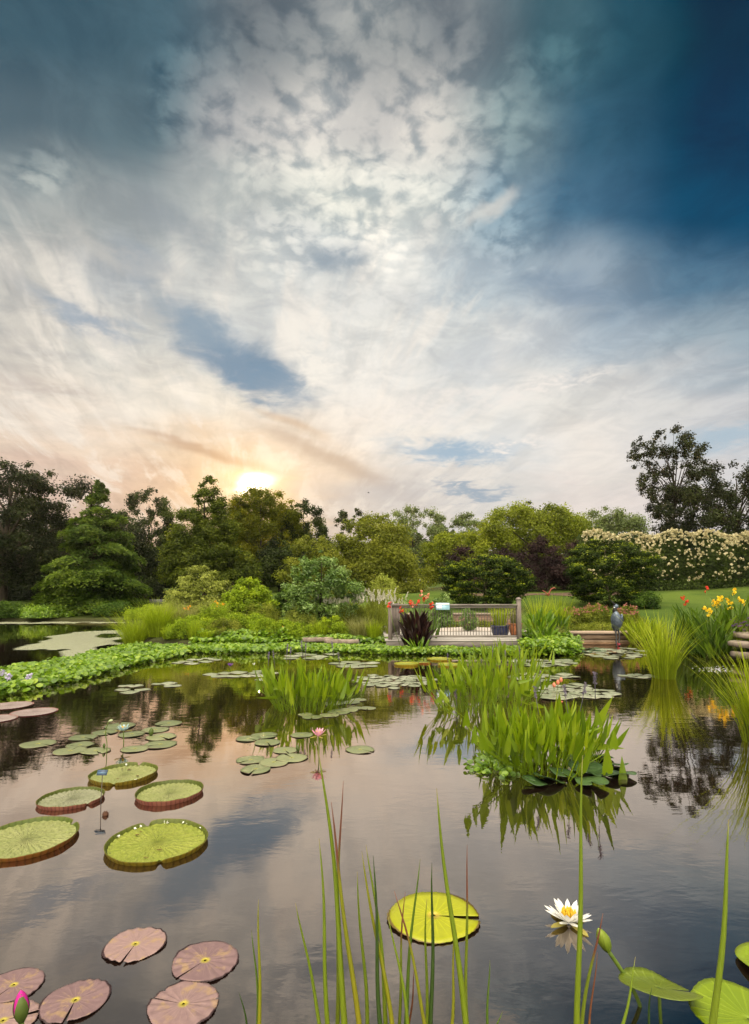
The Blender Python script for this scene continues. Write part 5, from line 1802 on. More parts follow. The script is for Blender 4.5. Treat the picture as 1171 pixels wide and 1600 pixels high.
for px, py, w, lab in [(520, 1100, 34, 'dark pad tight against the lone pickerelweed'), (548, 1098, 30, 'pale-backed pad in the loose group beyond the lone pickerelweed'), (545, 1110, 30, 'pad of the loose group nearest open water'), (556, 1107, 24, 'small pad in the loose group by the lone pickerelweed'), (530, 1113, 36, 'green pad half under its neighbour beside the lone pickerelweed'),
                       (515, 1118, 30, 'front pad under the leaves of the lone pickerelweed'), (575, 1107, 26, 'rim-up pad at the end of the loose group'), (478, 1117, 24, 'small pad at the foot of the lone pickerelweed'), (488, 1121, 30, 'nearest pad at the foot of the lone pickerelweed'), (560, 1094, 26, 'reddish-backed pad farthest out in the loose group')]:
    near_pad('green', px, py, w, lab, 'pads beside the lone pickerelweed')
# leaves floating among the bog lettuce at the heron
scatter_raft('dark', 925, 1017, 24, 4, 9, 14, 'small green floating leaf among the pale pads in front of the heron', 'small floating leaves', 37)

# ------------------------------------------------------------------ giant pads with raised rims
def giant(px, py, wpx, label, cols, rim=.05, notches=(), group='giant water lily pads', flat=False, z=.006):
    rng = rng_()
    p = wat(px, py)
    r = .955 * wpx / 2 * p[1] / FPX
    t = root('giant_lily_pad', (p[0], p[1], 0), label, 'giant lily pad', group)
    n = 144
    an = np.arange(n) * 2 * PI / n
    e = 1 + .022 * np.sin(an * 2 + rng.random() * 6) + .012 * np.sin(an * 3 + rng.random() * 6)
    cut = np.zeros(n)
    for q in notches:
        dd = np.abs((an - q + PI) % (2 * PI) - PI)
        cut = np.maximum(cut, np.exp(-(dd / .055) ** 2))
    e = e * (1 - .10 * cut)
    rings = 16
    V = [(0, 0, z)]
    for i in range(1, rings + 1):
        q = i / rings
        zz = z + (.004 * np.sin(an * 36) * q + .003 * math.sin(i * 2.4)) * (1 if not flat else .3)
        V += list(np.stack([np.cos(an) * e * r * q * .985, np.sin(an) * e * r * q * .985, np.broadcast_to(zz, n)], 1))
    F = [(0, 1 + j, 1 + (j + 1) % n) for j in range(n)]
    for i in range(rings - 1):
        for j in range(n):
            a = 1 + i * n
            F.append((a + j, a + n + j, a + n + (j + 1) % n, a + (j + 1) % n))
    mesh('leaf_floor', V, F, cols[0], t, True)
    # rim: outside up, over the lip, inside down, with ribs
    rib = .010 * np.cos(an * 48)
    prof = [(1.0, -.02, 0), (1.012, .15, 1), (1.03, .5, 1), (1.045, .85, 1), (1.052, 1.0, .4), (1.045, 1.04, .3), (1.034, 1.0, .4), (1.018, .8, 1), (1.0, .4, 1), (.985, .08, .3)]
    V, T = [], []
    h = rim * .60 * (1 - .78 * cut) * (1 + .08 * np.sin(an * 3 + rng.random() * 6) + .05 * np.sin(an * 11))
    for k, (q, zz, rb) in enumerate(prof):
        rr_ = e * r * (q + rib * rb * (.6 if k < 5 else .5))
        V += list(np.stack([np.cos(an) * rr_, np.sin(an) * rr_, h * zz], 1))
        T += [0.0 if k < 4 else (.5 if k < 7 else 1.0)] * n
    F = []
    m = len(prof)
    for k in range(m - 1):
        for j in range(n):
            F.append((k * n + j, k * n + (j + 1) % n, (k + 1) * n + (j + 1) % n, (k + 1) * n + j))
    mesh('rim', V, F, cols[1], t, True, {'tint': T})
    return t, r


def floor_mat(name, c1, c2, pale):
    m, gg, o = material(name)
    tc = gg.node('ShaderNodeTexCoord').outputs['Object']
    x, y, z = gg.xyz(tc)
    r = gg.m('SQRT', gg.m('ADD', gg.m('MULTIPLY', x, x), gg.m('MULTIPLY', y, y)))
    an = gg.m('ARCTAN2', y, x)
    n = gg.noise(tc, 7, 5, .6)
    rad = gg.m('POWER', gg.m('ABSOLUTE', gg.m('COSINE', gg.m('MULTIPLY', an, 9.0))), 14.0)
    vo = gg.node('ShaderNodeTexVoronoi')
    gg.put(vo.inputs['Vector'], gg.v('MULTIPLY', gg.comb(gg.m('MULTIPLY', an, .30), r, 0.0), (1.0, 1.0, 1.0)))
    vo.inputs['Scale'].default_value = 42
    q = vo.outputs['Distance']
    c = gg.mix(gg.sstep(n, .3, .7), c1, c2)
    c = gg.mix(gg.m('MULTIPLY', gg.sstep(q, .6, .1), .18), c, pale)
    c = gg.mix(gg.m('MULTIPLY', rad, .12), c, pale)
    sp = gg.noise(tc, 38, 2, .5)
    c = gg.mix(gg.m('MULTIPLY', gg.sstep(sp, .70, .76), .7), c, (.05, .05, .012))
    p = pbr(gg, c, .55, .2, 0, gg.m('SUBTRACT', gg.m('MULTIPLY', rad, .3), q), .8, .010)
    gg.t.links.new(p.outputs[0], o.inputs[0])
    return m


def rim_mat(name, outc, outc2, inc):
    m, gg, o = material(name)
    tc = gg.node('ShaderNodeTexCoord').outputs['Object']
    x, y, z = gg.xyz(tc)
    an = gg.m('ARCTAN2', y, x)
    ribs = gg.m('POWER', gg.m('ABSOLUTE', gg.m('COSINE', gg.m('MULTIPLY', an, 24.0))), 6.0)
    n = gg.noise(tc, 9, 5, .6)
    oc = gg.mix(gg.sstep(n, .3, .7), outc, outc2)
    oc = gg.mix(gg.m('MULTIPLY', ribs, .55), oc, tuple(q * .42 for q in outc))
    ic = gg.mix(gg.m('MULTIPLY', ribs, .4), inc, tuple(q * .5 for q in inc))
    t = attr(gg, 'tint')
    c = gg.mix(gg.sstep(t, .25, .6), oc, ic)
    p = pbr(gg, c, .5, .35, 0, ribs, .4, .004)
    tr = gg.node('ShaderNodeBsdfTranslucent')
    gg.put(tr.inputs[0], c)
    mx = gg.node('ShaderNodeMixShader')
    mx.inputs[0].default_value = .25
    gg.t.links.new(p.outputs[0], mx.inputs[1])
    gg.t.links.new(tr.outputs[0], mx.inputs[2])
    gg.t.links.new(mx.outputs[0], o.inputs[0])
    return m


fl_lime = floor_mat('giant_floor_lime', (.145, .175, .022), (.19, .21, .034), (.25, .265, .075))
fl_pale = floor_mat('giant_floor_pale', (.155, .175, .055), (.20, .21, .08), (.27, .28, .15))
fl_grey = floor_mat('giant_floor_grey', (.14, .15, .08), (.20, .20, .13), (.28, .28, .21))
fl_pink = floor_mat('giant_floor_pinkish', (.19, .145, .135), (.25, .20, .19), (.29, .25, .24))
rm_olive = rim_mat('rim_olive', (.20, .15, .015), (.30, .21, .022), (.085, .105, .010))
rm_pink = rim_mat('rim_pinkish', (.27, .085, .065), (.36, .15, .10), (.075, .095, .012))
rm_rust = rim_mat('rim_rust', (.30, .14, .02), (.32, .11, .035), (.075, .105, .010))
rm_gold = rim_mat('rim_gold', (.38, .28, .02), (.44, .33, .03), (.30, .30, .03))
rm_red = rim_mat('rim_thin_red', (.25, .06, .06), (.32, .10, .09), (.28, .14, .12))
ga, ra = giant(246, 1318, 148, 'largest giant pad, lime floor with an olive ribbed rim', (fl_lime, rm_olive), .048, (-1.15, 2.15))
giant(42, 1313, 144, 'giant pad with a rusty ribbed rim, cut by the frame', (fl_pale, rm_rust), .048, (.95,))
giant(112, 1250, 90, 'smallest near giant pad, greyish floor and pinkish-red rim', (fl_grey, rm_pink), .046, (-.55,))
giant(265, 1241, 98, 'giant pad with pinkish rim and no notch, beyond the largest one', (fl_pale, rm_pink), .056)
gb, rb = giant(194, 1212, 97, 'giant pad behind the plant label stake, with a yellow-brown notched rim', (fl_pale, rm_olive), .055, (-1.45, 1.5))
GQ = 'flat pinkish giant pads at the view edge'
giant(54, 1113, 64, 'flat pinkish giant pad with thin red rim, whole in view', (fl_pink, rm_red), .014, (), GQ, True)
giant(14, 1103, 66, 'flat pinkish giant pad farthest back by the green raft', (fl_pink, rm_red), .012, (), GQ, True)
giant(-8, 1124, 62, 'flat pinkish giant pad mostly outside the frame', (fl_pink, rm_red), .014, (), GQ, True)
GQ = 'golden giant pads before the deck'
giant(635, 1039, 38, 'golden-rimmed giant pad standing alone at the end of its row of four', (fl_lime, rm_gold), .065, (), GQ)
giant(661, 1036, 26, 'small rust-rimmed giant pad tucked behind the golden ones', (fl_lime, rm_rust), .05, (), GQ)
giant(687, 1031, 38, 'golden-rimmed giant pad farthest back of the four near the deck', (fl_lime, rm_gold), .055, (), GQ)
giant(703, 1040, 38, 'golden-rimmed giant pad touching the tall pickerelweed', (fl_lime, rm_gold), .055, (), GQ)

# fallen white petals caught inside two of the rims, and dead brown patches on the floors
rng = rng_()
m_dead = plain_mat('dead_leaf_tissue', (.06, .035, .012), (.13, .08, .03), 60, .8, .1)
for gp, gr, sp_ in ((ga, ra, [(2.35, 3), (1.75, 3), (1.35, 3), (.75, 2), (2.9, 3)]), (gb, rb, [(1.9, 2), (-1.1, 3), (-.9, 3), (-.7, 2)])):
    for an, k in sp_:
        b = MB()
        for _ in range(k):
            a2, q = an + rng.normal(0, .05), gr * (.92 + .05 * rng.random())
            V, F = leaves(np.array([[math.cos(a2) * q, math.sin(a2) * q, .016 + .012 * rng.random()]]), rng.normal(size=(1, 3)) + [0, 0, 1], .022, .6, rng, .3)
            b.add(V, F.tolist(), .5)
        b.build('fallen_petal', PM['white'], gp)
    for _ in range(5):
        a2, q = rng.random() * 6.28, gr * (.25 + .6 * rng.random())
        n = 11
        an = np.arange(n) / n * 2 * PI
        r_ = (.004 + .010 * rng.random() ** 2) * (.6 + .7 * rng.random(n))
        V = np.stack([math.cos(a2) * q + np.cos(an) * r_ * 1.5, math.sin(a2) * q + np.sin(an) * r_, np.full(n, .0165)], 1)
        mesh('brown_patch', V, [list(range(n))], m_dead, gp)

# ------------------------------------------------------------------ pickerelweed
def arrow_leaf(b, base, d, up, L, Wd, tint, rng):
    """heart-based pointed leaf from base along d; up = side the blade faces"""
    d = d / np.linalg.norm(d)
    s = np.cross(d, up)
    s /= np.linalg.norm(s) + 1e-9
    n = np.cross(s, d)
    ts = np.array([-.13, -.02, .12, .32, .55, .78, 1.0])
    ws = np.array([.22, .46, .5, .42, .29, .14, .0]) * Wd
    curl = rng.normal(.06, .05)
    V, F = [], []
    for t, w in zip(ts, ws):
        c = base + d * t * L + n * curl * L * t * t
        cc = c if t > 0 else base + d * .0 * L
        V += [c - s * w + n * w * .35, cc, c + s * w + n * w * .35]
    for i in range(len(ts) - 1):
        k = i * 3
        F += [(k, k + 1, k + 4, k + 3), (k + 1, k + 2, k + 5, k + 4)]
    b.add(V, F, tint)


def pickerel(label, spots, seed, spikes, leaf=(.15, .075), group='pickerelweed stands in the pond', outliers=(), lean_all=(0, 0)):
    """spots: (px, py of the foot on the water, leaf height in photo px, count, foot spread px)"""
    rng = np.random.default_rng(seed)
    c0 = wat(spots[0][0], spots[0][1])
    t = root('pickerelweed', c0, label, 'water plant', group)
    lb, sb = MB(), MB()
    for px, py, hp, n, sp in spots:
        f = wat(px, py)
        k = f[1] / FPX
        for _ in range(n):
            a, q = rng.random() * 2 * PI, math.sqrt(rng.random())
            b0 = f + np.array([math.cos(a) * q * sp * k, math.sin(a) * q * sp * k * .9, -.05]) - c0
            h = hp * k * (.40 + .62 * rng.random() ** .8)
            out = np.array([math.cos(a), math.sin(a) * .7, 0]) * (.16 + .22 * rng.random()) * h * q + rng.normal(0, .05 * h, 3) * [1, 1, 0] + np.array([lean_all[0], lean_all[1], 0]) * h
            tip = b0 + out + np.array([0, 0, h * (.40 + .26 * rng.random())])
            mid = (b0 + tip) / 2 - out * .18
            u = np.linspace(0, 1, 5)[:, None]
            path = (1 - u) ** 2 * b0 + 2 * u * (1 - u) * mid + u ** 2 * tip
            tint = float(np.clip(rng.normal(.5, .2), 0, 1))
            sb.tube(path, np.linspace(.0062, .0032, 5), 5, tint, cap=False)
            L = leaf[0] * (.7 + .6 * rng.random())
            d = np.array([out[0] * 1.1 / max(h, .1) + rng.normal(0, .15), out[1] * 1.1 / max(h, .1) + rng.normal(0, .15), 1.0])
            if rng.random() < .08:
                d = np.array([rng.normal(), rng.normal(), .1])
            fa = rng.random() * 2 * PI
            arrow_leaf(lb, tip, d, np.array([math.cos(fa), math.sin(fa), .25]), L, leaf[1] * (.7 + .6 * rng.random()), tint, rng)
    for bx, by, tx, ty, ln, wd, Yo in outliers:      # leaves on long leaning stalks
        f = wat(bx, by)
        tip = dep(tx, ty, f[1] + Yo)
        k = f[1] / FPX
        b0 = f - c0 + [0, 0, -.04]
        tp = tip - c0
        mid = (b0 + tp) / 2 + np.array([0, 0, -.03])
        u = np.linspace(0, 1, 6)[:, None]
        sb.tube((1 - u) ** 2 * b0 + 2 * u * (1 - u) * mid + u ** 2 * tp, .0048, 5, .55, cap=False)
        lb_d = np.array([rng.normal(0, .12), rng.normal(0, .1), 1.0])
        arrow_leaf(lb, tp, lb_d, np.array([rng.normal(0, .3), -1, .2]), ln * k, wd * k, .45, rng)
    lb.build('leaves', LM['pickerel'], t, True)
    sb.build('stems', LM['pickerel'], t, True)
    proto = None
    for sx_, sy_, Yo in spikes:
        if proto is None:
            b = MB()
            for k in range(44):
                q = k / 44
                flower_ball(b, (rng.normal(0, .007), rng.normal(0, .007), q * .11), .011, rng, 3)
            b.tube([(0, 0, -.16), (0, 0, .1)], .0035, 5)
            o = proto = b.build('flower_spike', PM_spike, t)
        else:
            o = proto.copy()
            COL.objects.link(o)
            o.parent = t
        p = dep(sx_, sy_, c0[1] + Yo) - c0
        o.location = tuple(p)
        o.rotation_euler = (rng.normal(0, .1), rng.normal(0, .1), rng.random() * 6)
    return t


PM_spike = petal_mat('dull_purple_petal', (.13, .11, .15), (.27, .23, .32))
pickerel('lone rounded pickerelweed clump standing clear in the middle of the pond', [(480, 1108, 86, 110, 46), (455, 1100, 78, 54, 32), (510, 1100, 72, 46, 34)], 41,
         [(449, 1018, .5), (454, 1022, .6), (472, 1012, .7), (478, 1016, .7), (520, 1012, .8), (530, 1030, .6), (428, 1028, .4), (420, 1030, .4)], (.25, .056),
         outliers=[(462, 1108, 405, 1078, 18, 9, .1), (470, 1110, 418, 1080, 20, 10, 0), (500, 1108, 540, 1082, 26, 14, -.1), (500, 1106, 546, 1058, 20, 9, .1), (495, 1104, 534, 1065, 18, 8, .2)])
pickerel('tall pickerelweed stand reaching back from mid pond towards the deck', [(735, 1112, 104, 60, 44), (780, 1108, 92, 60, 52), (770, 1078, 76, 56, 62), (790, 1052, 56, 60, 58), (800, 1034, 40, 50, 48), (720, 1085, 64, 24, 22)], 42,
         [(713, 1090, .2), (752, 1040, 2.0), (790, 1025, 3.0), (806, 1040, 1.5), (845, 1060, .6), (700, 1030, 3.0), (770, 1018, 3.6), (812, 1018, 3.5)], (.25, .056),
         outliers=[(725, 1120, 686, 1098, 10, 12, .1), (735, 1122, 690, 1092, 12, 12, -.1), (800, 1095, 838, 1086, 16, 8, 0)])
pickerel('broad front pickerelweed clump of arrow leaves nearest the viewer', [(815, 1198, 116, 52, 54), (848, 1204, 120, 58, 56), (884, 1190, 104, 34, 42), (795, 1182, 100, 28, 38), (862, 1176, 122, 36, 46)], 43,
         [(930, 1068, .1), (884, 1088, .2), (838, 1090, .3), (912, 1085, .1)], (.235, .060), lean_all=(.03, 0),
         outliers=[(880, 1205, 959, 1168, 30, 13, 0), (900, 1210, 948, 1206, 44, 18, -.1), (905, 1212, 972, 1222, 38, 15, -.1), (830, 1205, 740, 1160, 28, 12, -.1), (825, 1205, 728, 1133, 28, 13, 0), (840, 1205, 757, 1170, 30, 14, -.2), (870, 1200, 935, 1132, 30, 12, .1), (895, 1200, 920, 1186, 30, 12, .1), (860, 1195, 918, 1170, 26, 12, .1)])
# dark floating leaves at the foot of the front clump
GS2 = 'dark floating leaves beside the front pickerelweed'
rg = np.random.default_rng(51)
for i, (px, py, w, tl, lab) in enumerate([(905, 1190, 46, .25, 'dark round leaf tilted up behind the spatterdock group'), (935, 1186, 44, .2, 'dark leaf farthest from the front clump, behind the leaning arrow leaf'), (890, 1178, 40, .3, 'small dark leaf against the pickerelweed stems'), (915, 1204, 50, -.1, 'broad dark leaf in the middle of the floating group'),
                                     (945, 1214, 46, .1, 'flat dark leaf beside the outermost arrow leaf'), (975, 1214, 36, .12, 'small leaf at the tip of the group, beyond the outermost arrow leaf'), (880, 1214, 44, -.2, 'dark leaf curled at the foot of the front clump'), (925, 1228, 50, .05, 'half-sunk leaf nearest the viewer in the dark group'),
                                     (858, 1222, 46, -.15, 'yellowish leaf lying flat before the front clump stems'), (960, 1200, 40, .2, 'dark leaf with a raised rim under the leaning stalks'), (835, 1226, 40, .1, 'light green leaf at the base of the front clump, close to its reflection')]):
    near_pad('dark', px, py, w, lab, GS2, tilt=(tl, rg.normal(0, .2)), z=.02 + .012 * rg.random())
# small round-leaved plants at the other foot
mat5 = [wat(px, py)[:2] for px, py in [(735, 1198), (760, 1214), (800, 1216), (812, 1196), (800, 1176), (765, 1172), (745, 1184)]]
mat_of_leaves('pennywort_patch', 'low patch of small round leaves at the foot of the front pickerelweed', mat5, 260, .050, .06, 'bright', 0, cat='water plant')

# ------------------------------------------------------------------ sedges standing in the water
def sedge(label, px, py, wpx, hpx, n, spread, bias, seed, br, pal='sedge', width=.016, hvar=.5):
    SEED[0] = seed
    o, tips = grass('sedge_clump', label, 'sedge', px, py, 0, wpx, hpx, pal, n=n, spread=spread, width=width, droop=.28, baser=br, dirbias=bias, water=True, hvar=hvar, group='tall yellow-green sedges in the water')
    return o


sedge('tall fan of yellow-green sedge rising straight from the water beside the heron', 1038, 1060, 60, 112, 250, .62, None, 501, .20)
sedge('arching yellow-green sedge leaning inwards at the edge of the view', 1184, 1160, 60, 182, 220, .30, (-.9, .1), 502, .13, width=.012)

# ------------------------------------------------------------------ water lilies, buds, label stake
def petal(b, rng, L, Wd, open_, az, z0, curl=.25, r0=.01, tint=.5):
    """one pointed petal; open_ = angle from upright"""
    u = np.array([math.cos(az), math.sin(az), 0])
    s = np.array([-math.sin(az), math.cos(az), 0])
    ts = np.linspace(0, 1, 7)
    V, F = [], []
    for t in ts:
        an = open_ - curl * t
        c = u * (r0 + L * t * math.sin(an)) + np.array([0, 0, z0 + L * t * math.cos(an)])
        w = Wd * (math.sin(PI * min(1, t * .86 + .1)) ** .8 if t < 1 else .02)
        nn = u * math.cos(an) * -1 + np.array([0, 0, math.sin(an)])
        V += [c - s * w / 2 + nn * w * .18, c, c + s * w / 2 + nn * w * .18]
    for i in range(6):
        k = i * 3
        F += [(k, k + 1, k + 4, k + 3), (k + 1, k + 2, k + 5, k + 4)]
    b.add(V, F, np.clip(tint + rng.normal(0, .15), 0, 1))


def water_lily(name, label, at, foot, r, mat, rng, layers, sepal=None, centre=None, group=None, stem_r=.005):
    """flower at 'at', its stalk meeting the water at 'foot'"""
    t = root(name, (foot[0], foot[1], 0), label, 'water lily', group)
    off = np.asarray(at, float) - np.array([foot[0], foot[1], 0])
    for (n, L, op, wd, cv) in layers:
        ph = rng.random() * 6
        for k in range(n):
            b = MB()
            petal(b, rng, L * r * (.93 + .14 * rng.random()), wd * r, op + rng.normal(0, .06), ph + k * 2 * PI / n + rng.normal(0, .06), 0, cv)
            o = b.build('petal', mat, t, True)
            o.location = tuple(off)
    if sepal:
        for k in range(4):
            b = MB()
            petal(b, rng, r * .95, r * .34, 1.62 + rng.normal(0, .1), k * PI / 2 + .5, -.004, .1)
            o = b.build('sepal', sepal, t, True)
            o.location = tuple(off)
    if centre:
        b = MB()
        for k in range(46):
            a, q = rng.random() * 2 * PI, math.sqrt(rng.random())
            d = np.array([math.cos(a) * q * .9, math.sin(a) * q * .9, .8])
            c = np.array([0, 0, .012])
            b.tube([c, c + d * r * .34, c + d * r * .46 * [.7, .7, 1.1]], [.0045, .0042, .0018], 4)
        o = b.build('stamens', centre, t)
        o.location = tuple(off)
    if off[2] > .03:
        u = np.linspace(0, 1, 7)[:, None]
        MB().tube(u * (off - [0, 0, .0]) + np.array([0, 0, -.08]) * (1 - u) + np.sin(u * PI) * np.array([.006, 0, 0]), stem_r, 7).build('stalk', m_stem, t, True)
    return t


rng = rng_()
m_stamen = petal_mat('stamen_yellow', (.70, .42, .02), (.85, .60, .06))
m_sepal = petal_mat('sepal_olive', (.28, .24, .05), (.42, .36, .10))
c = wat(889, 1444)
water_lily('white_water_lily', 'open white water lily with a yellow centre in the foreground', (c[0], c[1], .012), c, .112, PM['white'], rng,
           [(8, 1.0, 1.36, .27, .16), (8, .93, 1.08, .25, .2), (7, .80, .86, .22, .2)], m_sepal, m_stamen)
f = wat(498, 1178)
a = dep(498, 1150, f[1])
water_lily('pink_water_lily', 'pink water lily held above the water on a stalk, behind the tallest rush', a, f, .088, PM['pink'], rng, [(7, 1.0, .95, .30, .2), (7, .85, .55, .28, .2)], m_sepal, m_stamen)
f = wat(193, 1163)
a = dep(193, 1142, f[1])
water_lily('blue_water_lily', 'pale icy blue water lily on a tall stalk among green pads', a, f, .082, PM['iceblue'], rng, [(9, 1.0, 1.12, .28, .3), (9, .9, .8, .26, .2)], m_sepal, m_stamen)
f = wat(360, 1048)
a = dep(360, 1041, f[1])
water_lily('purple_water_lily', 'small purple water lily above the pale pads behind the lone pickerelweed', a, f, .085, PM['purple'], rng, [(8, 1.0, .9, .32, .2), (6, .8, .5, .3, .2)])
f = wat(397, 1046)
a = dep(397, 1039, f[1])
water_lily('pale_water_lily', 'tiny whitish water lily bloom between the purple one and the lone pickerelweed', a, f, .05, PM['white'], rng, [(7, 1.0, .7, .32, .2)])


def bud(name, label, base, tip, r, mats, stem=None, group=None, sepals=None, stem_r=.005):
    """closed bud: an egg along base-tip, with sepals; stem = points from the water"""
    base, tip = np.asarray(base, float), np.asarray(tip, float)
    foot = np.asarray(stem[0] if stem is not None else base, float)
    t = root(name, (foot[0], foot[1], 0), label, 'flower bud', group)
    o_ = np.array([foot[0], foot[1], 0])
    u = np.linspace(0, 1, 9)[:, None]
    prof = r * np.sin(np.clip(u[:, 0] * .90 + .08, 0, 1) * PI) ** .75
    prof[-1] = r * .05
    MB().tube(base - o_ + u * (tip - base), prof, 14).build('bud', mats[0], t, True)
    if len(mats) > 1:
        ax = (tip - base) / np.linalg.norm(tip - base)
        L = np.linalg.norm(tip - base)
        s = np.cross(ax, [0.3, 1, 0.1])
        s /= np.linalg.norm(s)
        q = np.cross(ax, s)
        for k in range(3):
            an0 = k * 2 * PI / 3 + .4
            V, F = [], []
            for i, tt in enumerate(np.linspace(0, .98, 8)):
                rad = r * math.sin(min(1, tt * .86 + .08) * PI) ** .75 * 1.06 + .0006
                wdt = 1.15 * (1 - tt ** 2) ** .5 * .9
                for e in (-1, -.4, .4, 1):
                    an = an0 + e * wdt
                    V.append(base - o_ + ax * L * tt * .93 + (s * math.cos(an) + q * math.sin(an)) * rad)
            for i in range(7):
                for e in range(3):
                    F.append((i * 4 + e, i * 4 + e + 1, i * 4 + 5 + e, i * 4 + 4 + e))
            mesh('sepal', V, F, mats[1], t, True)
    if stem is not None:
        st = np.array([np.asarray(p, float) for p in stem]) - o_
        # smooth through the points
        tt = np.linspace(0, len(st) - 1, 12)
        P = np.stack([np.interp(tt, np.arange(len(st)), st[:, i]) for i in range(3)], 1)
        P[1:-1] = (P[:-2] + 2 * P[1:-1] + P[2:]) / 4
        MB().tube(P, stem_r, 8).build('stalk', m_stem, t, True)
    return t


m_budgreen = plain_mat('bud_green', (.10, .15, .012), (.17, .22, .02), 9, .45, .4, bs=.2)
m_buddark = plain_mat('bud_dark_green', (.035, .06, .01), (.07, .10, .016), 12, .5, .3)
m_budpale = plain_mat('bud_pale_tip', (.30, .36, .18), (.40, .46, .26), 9, .5, .4)
f = wat(1002, 1572)
bud('lily_bud', 'fat green bud on a leaning stalk beside the white water lily', dep(951, 1486, f[1] - .02), dep(935, 1450, f[1] - .04), .0225, [m_budgreen, m_budgreen], [f + [0, 0, -.06], f, dep(984, 1535, f[1]), dep(966, 1508, f[1] - .01), dep(951, 1486, f[1] - .02)], stem_r=.0075)
f = dep(36, 1640, 2.0)
f[2] = 0
bud('lily_bud', 'magenta bud with dark green sepals opening at the lower corner', dep(34, 1597, 2.0), dep(33, 1547, 2.0), .0235, [PM['magenta'], m_buddark], [(f[0], f[1], -.05), dep(34, 1597, 2.0)], stem_r=.008)
f = wat(236, 1151)
bud('lily_bud', 'stout dark green bud standing between two green pads', dep(236, 1150, f[1]), dep(237, 1137, f[1]), .026, [m_buddark], [f + [0, 0, -.05], dep(236, 1150, f[1])])
f = wat(163, 1172)
bud('lily_bud', 'tiny dark bud beside the thin bent stalk', dep(163, 1169, f[1]), dep(163, 1161, f[1]), .014, [m_buddark], [f + [0, 0, -.05], dep(163, 1169, f[1])])
f = wat(167, 1178)
bud('lily_bud', 'tiny pale bud at the end of the thin bent stalk among the pads', dep(170, 1127, f[1]), dep(177, 1125, f[1]), .012, [m_budpale], [f + [0, 0, -.05], f, dep(168, 1160, f[1]), dep(164, 1146, f[1]), dep(170, 1127, f[1])], stem_r=.004)
f = wat(467, 1174)
bud('lily_bud', 'small dark green bud on the pad near the pink water lily', dep(467, 1174, f[1]), dep(464, 1164, f[1]), .018, [m_buddark], None)
rng = rng_()
for px, py, fy, lab in [(877, 1062, 1078, 'taller pinkish bud above the broad raft of pads'), (872, 1066, 1079, 'middle pinkish bud of the trio over the raft'), (866, 1070, 1080, 'lowest reddish bud of the trio over the raft')]:
    f = wat(px, fy)
    bud('pink_bud', lab, dep(px, py + 4, f[1]), dep(px, py - 4, f[1]), .028, [PM['coral']], [f + [0, 0, -.05], dep(px, py + 4, f[1])], 'pink buds over the raft')

# plant label on a rod
m_label = plain_mat('label_blue', (.03, .055, .10), (.05, .08, .14), 20, .45, .4)
m_labelrim = plain_mat('label_edge', (.10, .20, .30), (.14, .25, .36), 20, .45, .4)
f = wat(158, 1253)
tp = dep(160.5, 1209, f[1])
lb_ = root('plant_label', (f[0], f[1], 0), 'dark blue plant label on a thin rod between the giant pads', 'plant label')
o_ = np.array([f[0], f[1], 0])
MB().tube([(0, 0, -.2), (0, 0, 0), tuple(tp - o_)], .0028, 6).build('rod', m_iron, lb_, True)
pc = tp - o_ + np.array([0, -.005, .010])
MB().box(pc, (.076, .006, .040), rx=-.55, bev=.001).build('plate', m_label, lb_)
MB().box(pc + [0, -.006, -.001], (.066, .004, .005), rx=-.55).build('text_strip', m_labelrim, lb_)
# seed pod
f = wat(165, 1274)
r = root('seed_pod', (f[0], f[1], 0), 'small round brown seed pod floating beside the label rod', 'seed pod')
m_pod = plain_mat('pod_brown', (.05, .025, .015), (.11, .05, .03), 30, .8, .2, bs=.8)
b = MB().lathe([(.0, -.012), (.014, -.008), (.021, .004), (.020, .014), (.012, .024), (0, .027)], 14, close=False)
b.build('pod', m_pod, r, True)
b = MB()
rng = rng_()
for k in range(40):
    d = nrm(rng.normal(size=3) + [0, 0, .4])
    b.tube([d * .017 + [0, 0, .006], d * .028 + [0, 0, .007]], [.0014, .0004], 4)
b.build('spines', m_pod, r)
# white foam where the outlet stirs the water
m_foam = plain_mat('foam', (.22, .23, .25), (.40, .41, .43), 40, .3, .5, bs=.5)
b = MB()
rng = rng_()
for k in range(150):
    p = wat(1122 + rng.normal(0, 13), 1046 + rng.normal(0, 2.6))
    s = .006 + .012 * rng.random() ** 2
    b.lathe([(s, -.002), (s * .8, s * .25), (0, s * .4)], 7, (p[0], p[1], 0), close=False)
tag(b.build('water_foam', m_foam, smooth=True), 'whitish foam flecks on the stirred water behind the arching sedge', 'foam', kind='stuff')
# ------------------------------------------------------------------ foreground rushes and leaves
def rush_mat(name, base, mid, tip, tip_at=.86):
    m, gg, o = material(name)
    t = attr(gg, 'tint')
    pos = gg.node('ShaderNodeNewGeometry').outputs['Position']
    n = gg.noise(gg.v('MULTIPLY', pos, (60, 60, 5)), 3.0, 3, .6)
    c = gg.ramp(t, [(0.0, base), (.55, mid), (tip_at, mid), (min(.995, tip_at + .08), tip), (1.0, tip)])
    c = gg.mix(gg.m('MULTIPLY', gg.sstep(n, .35, .75), .45), c, gg.mix(1.0, c, (.55, .6, .5), 'MULTIPLY'))
    p = pbr(gg, c, .42, .4)
    tr = gg.node('ShaderNodeBsdfTranslucent')
    gg.put(tr.inputs[0], gg.mix(1.0, c, (1.3, 1.2, .5), 'MULTIPLY'))
    mx = gg.node('ShaderNodeMixShader')
    mx.inputs[0].default_value = .3
    gg.t.links.new(p.outputs[0], mx.inputs[1])
    gg.t.links.new(tr.outputs[0], mx.inputs[2])
    gg.t.links.new(mx.outputs[0], o.inputs[0])
    return m


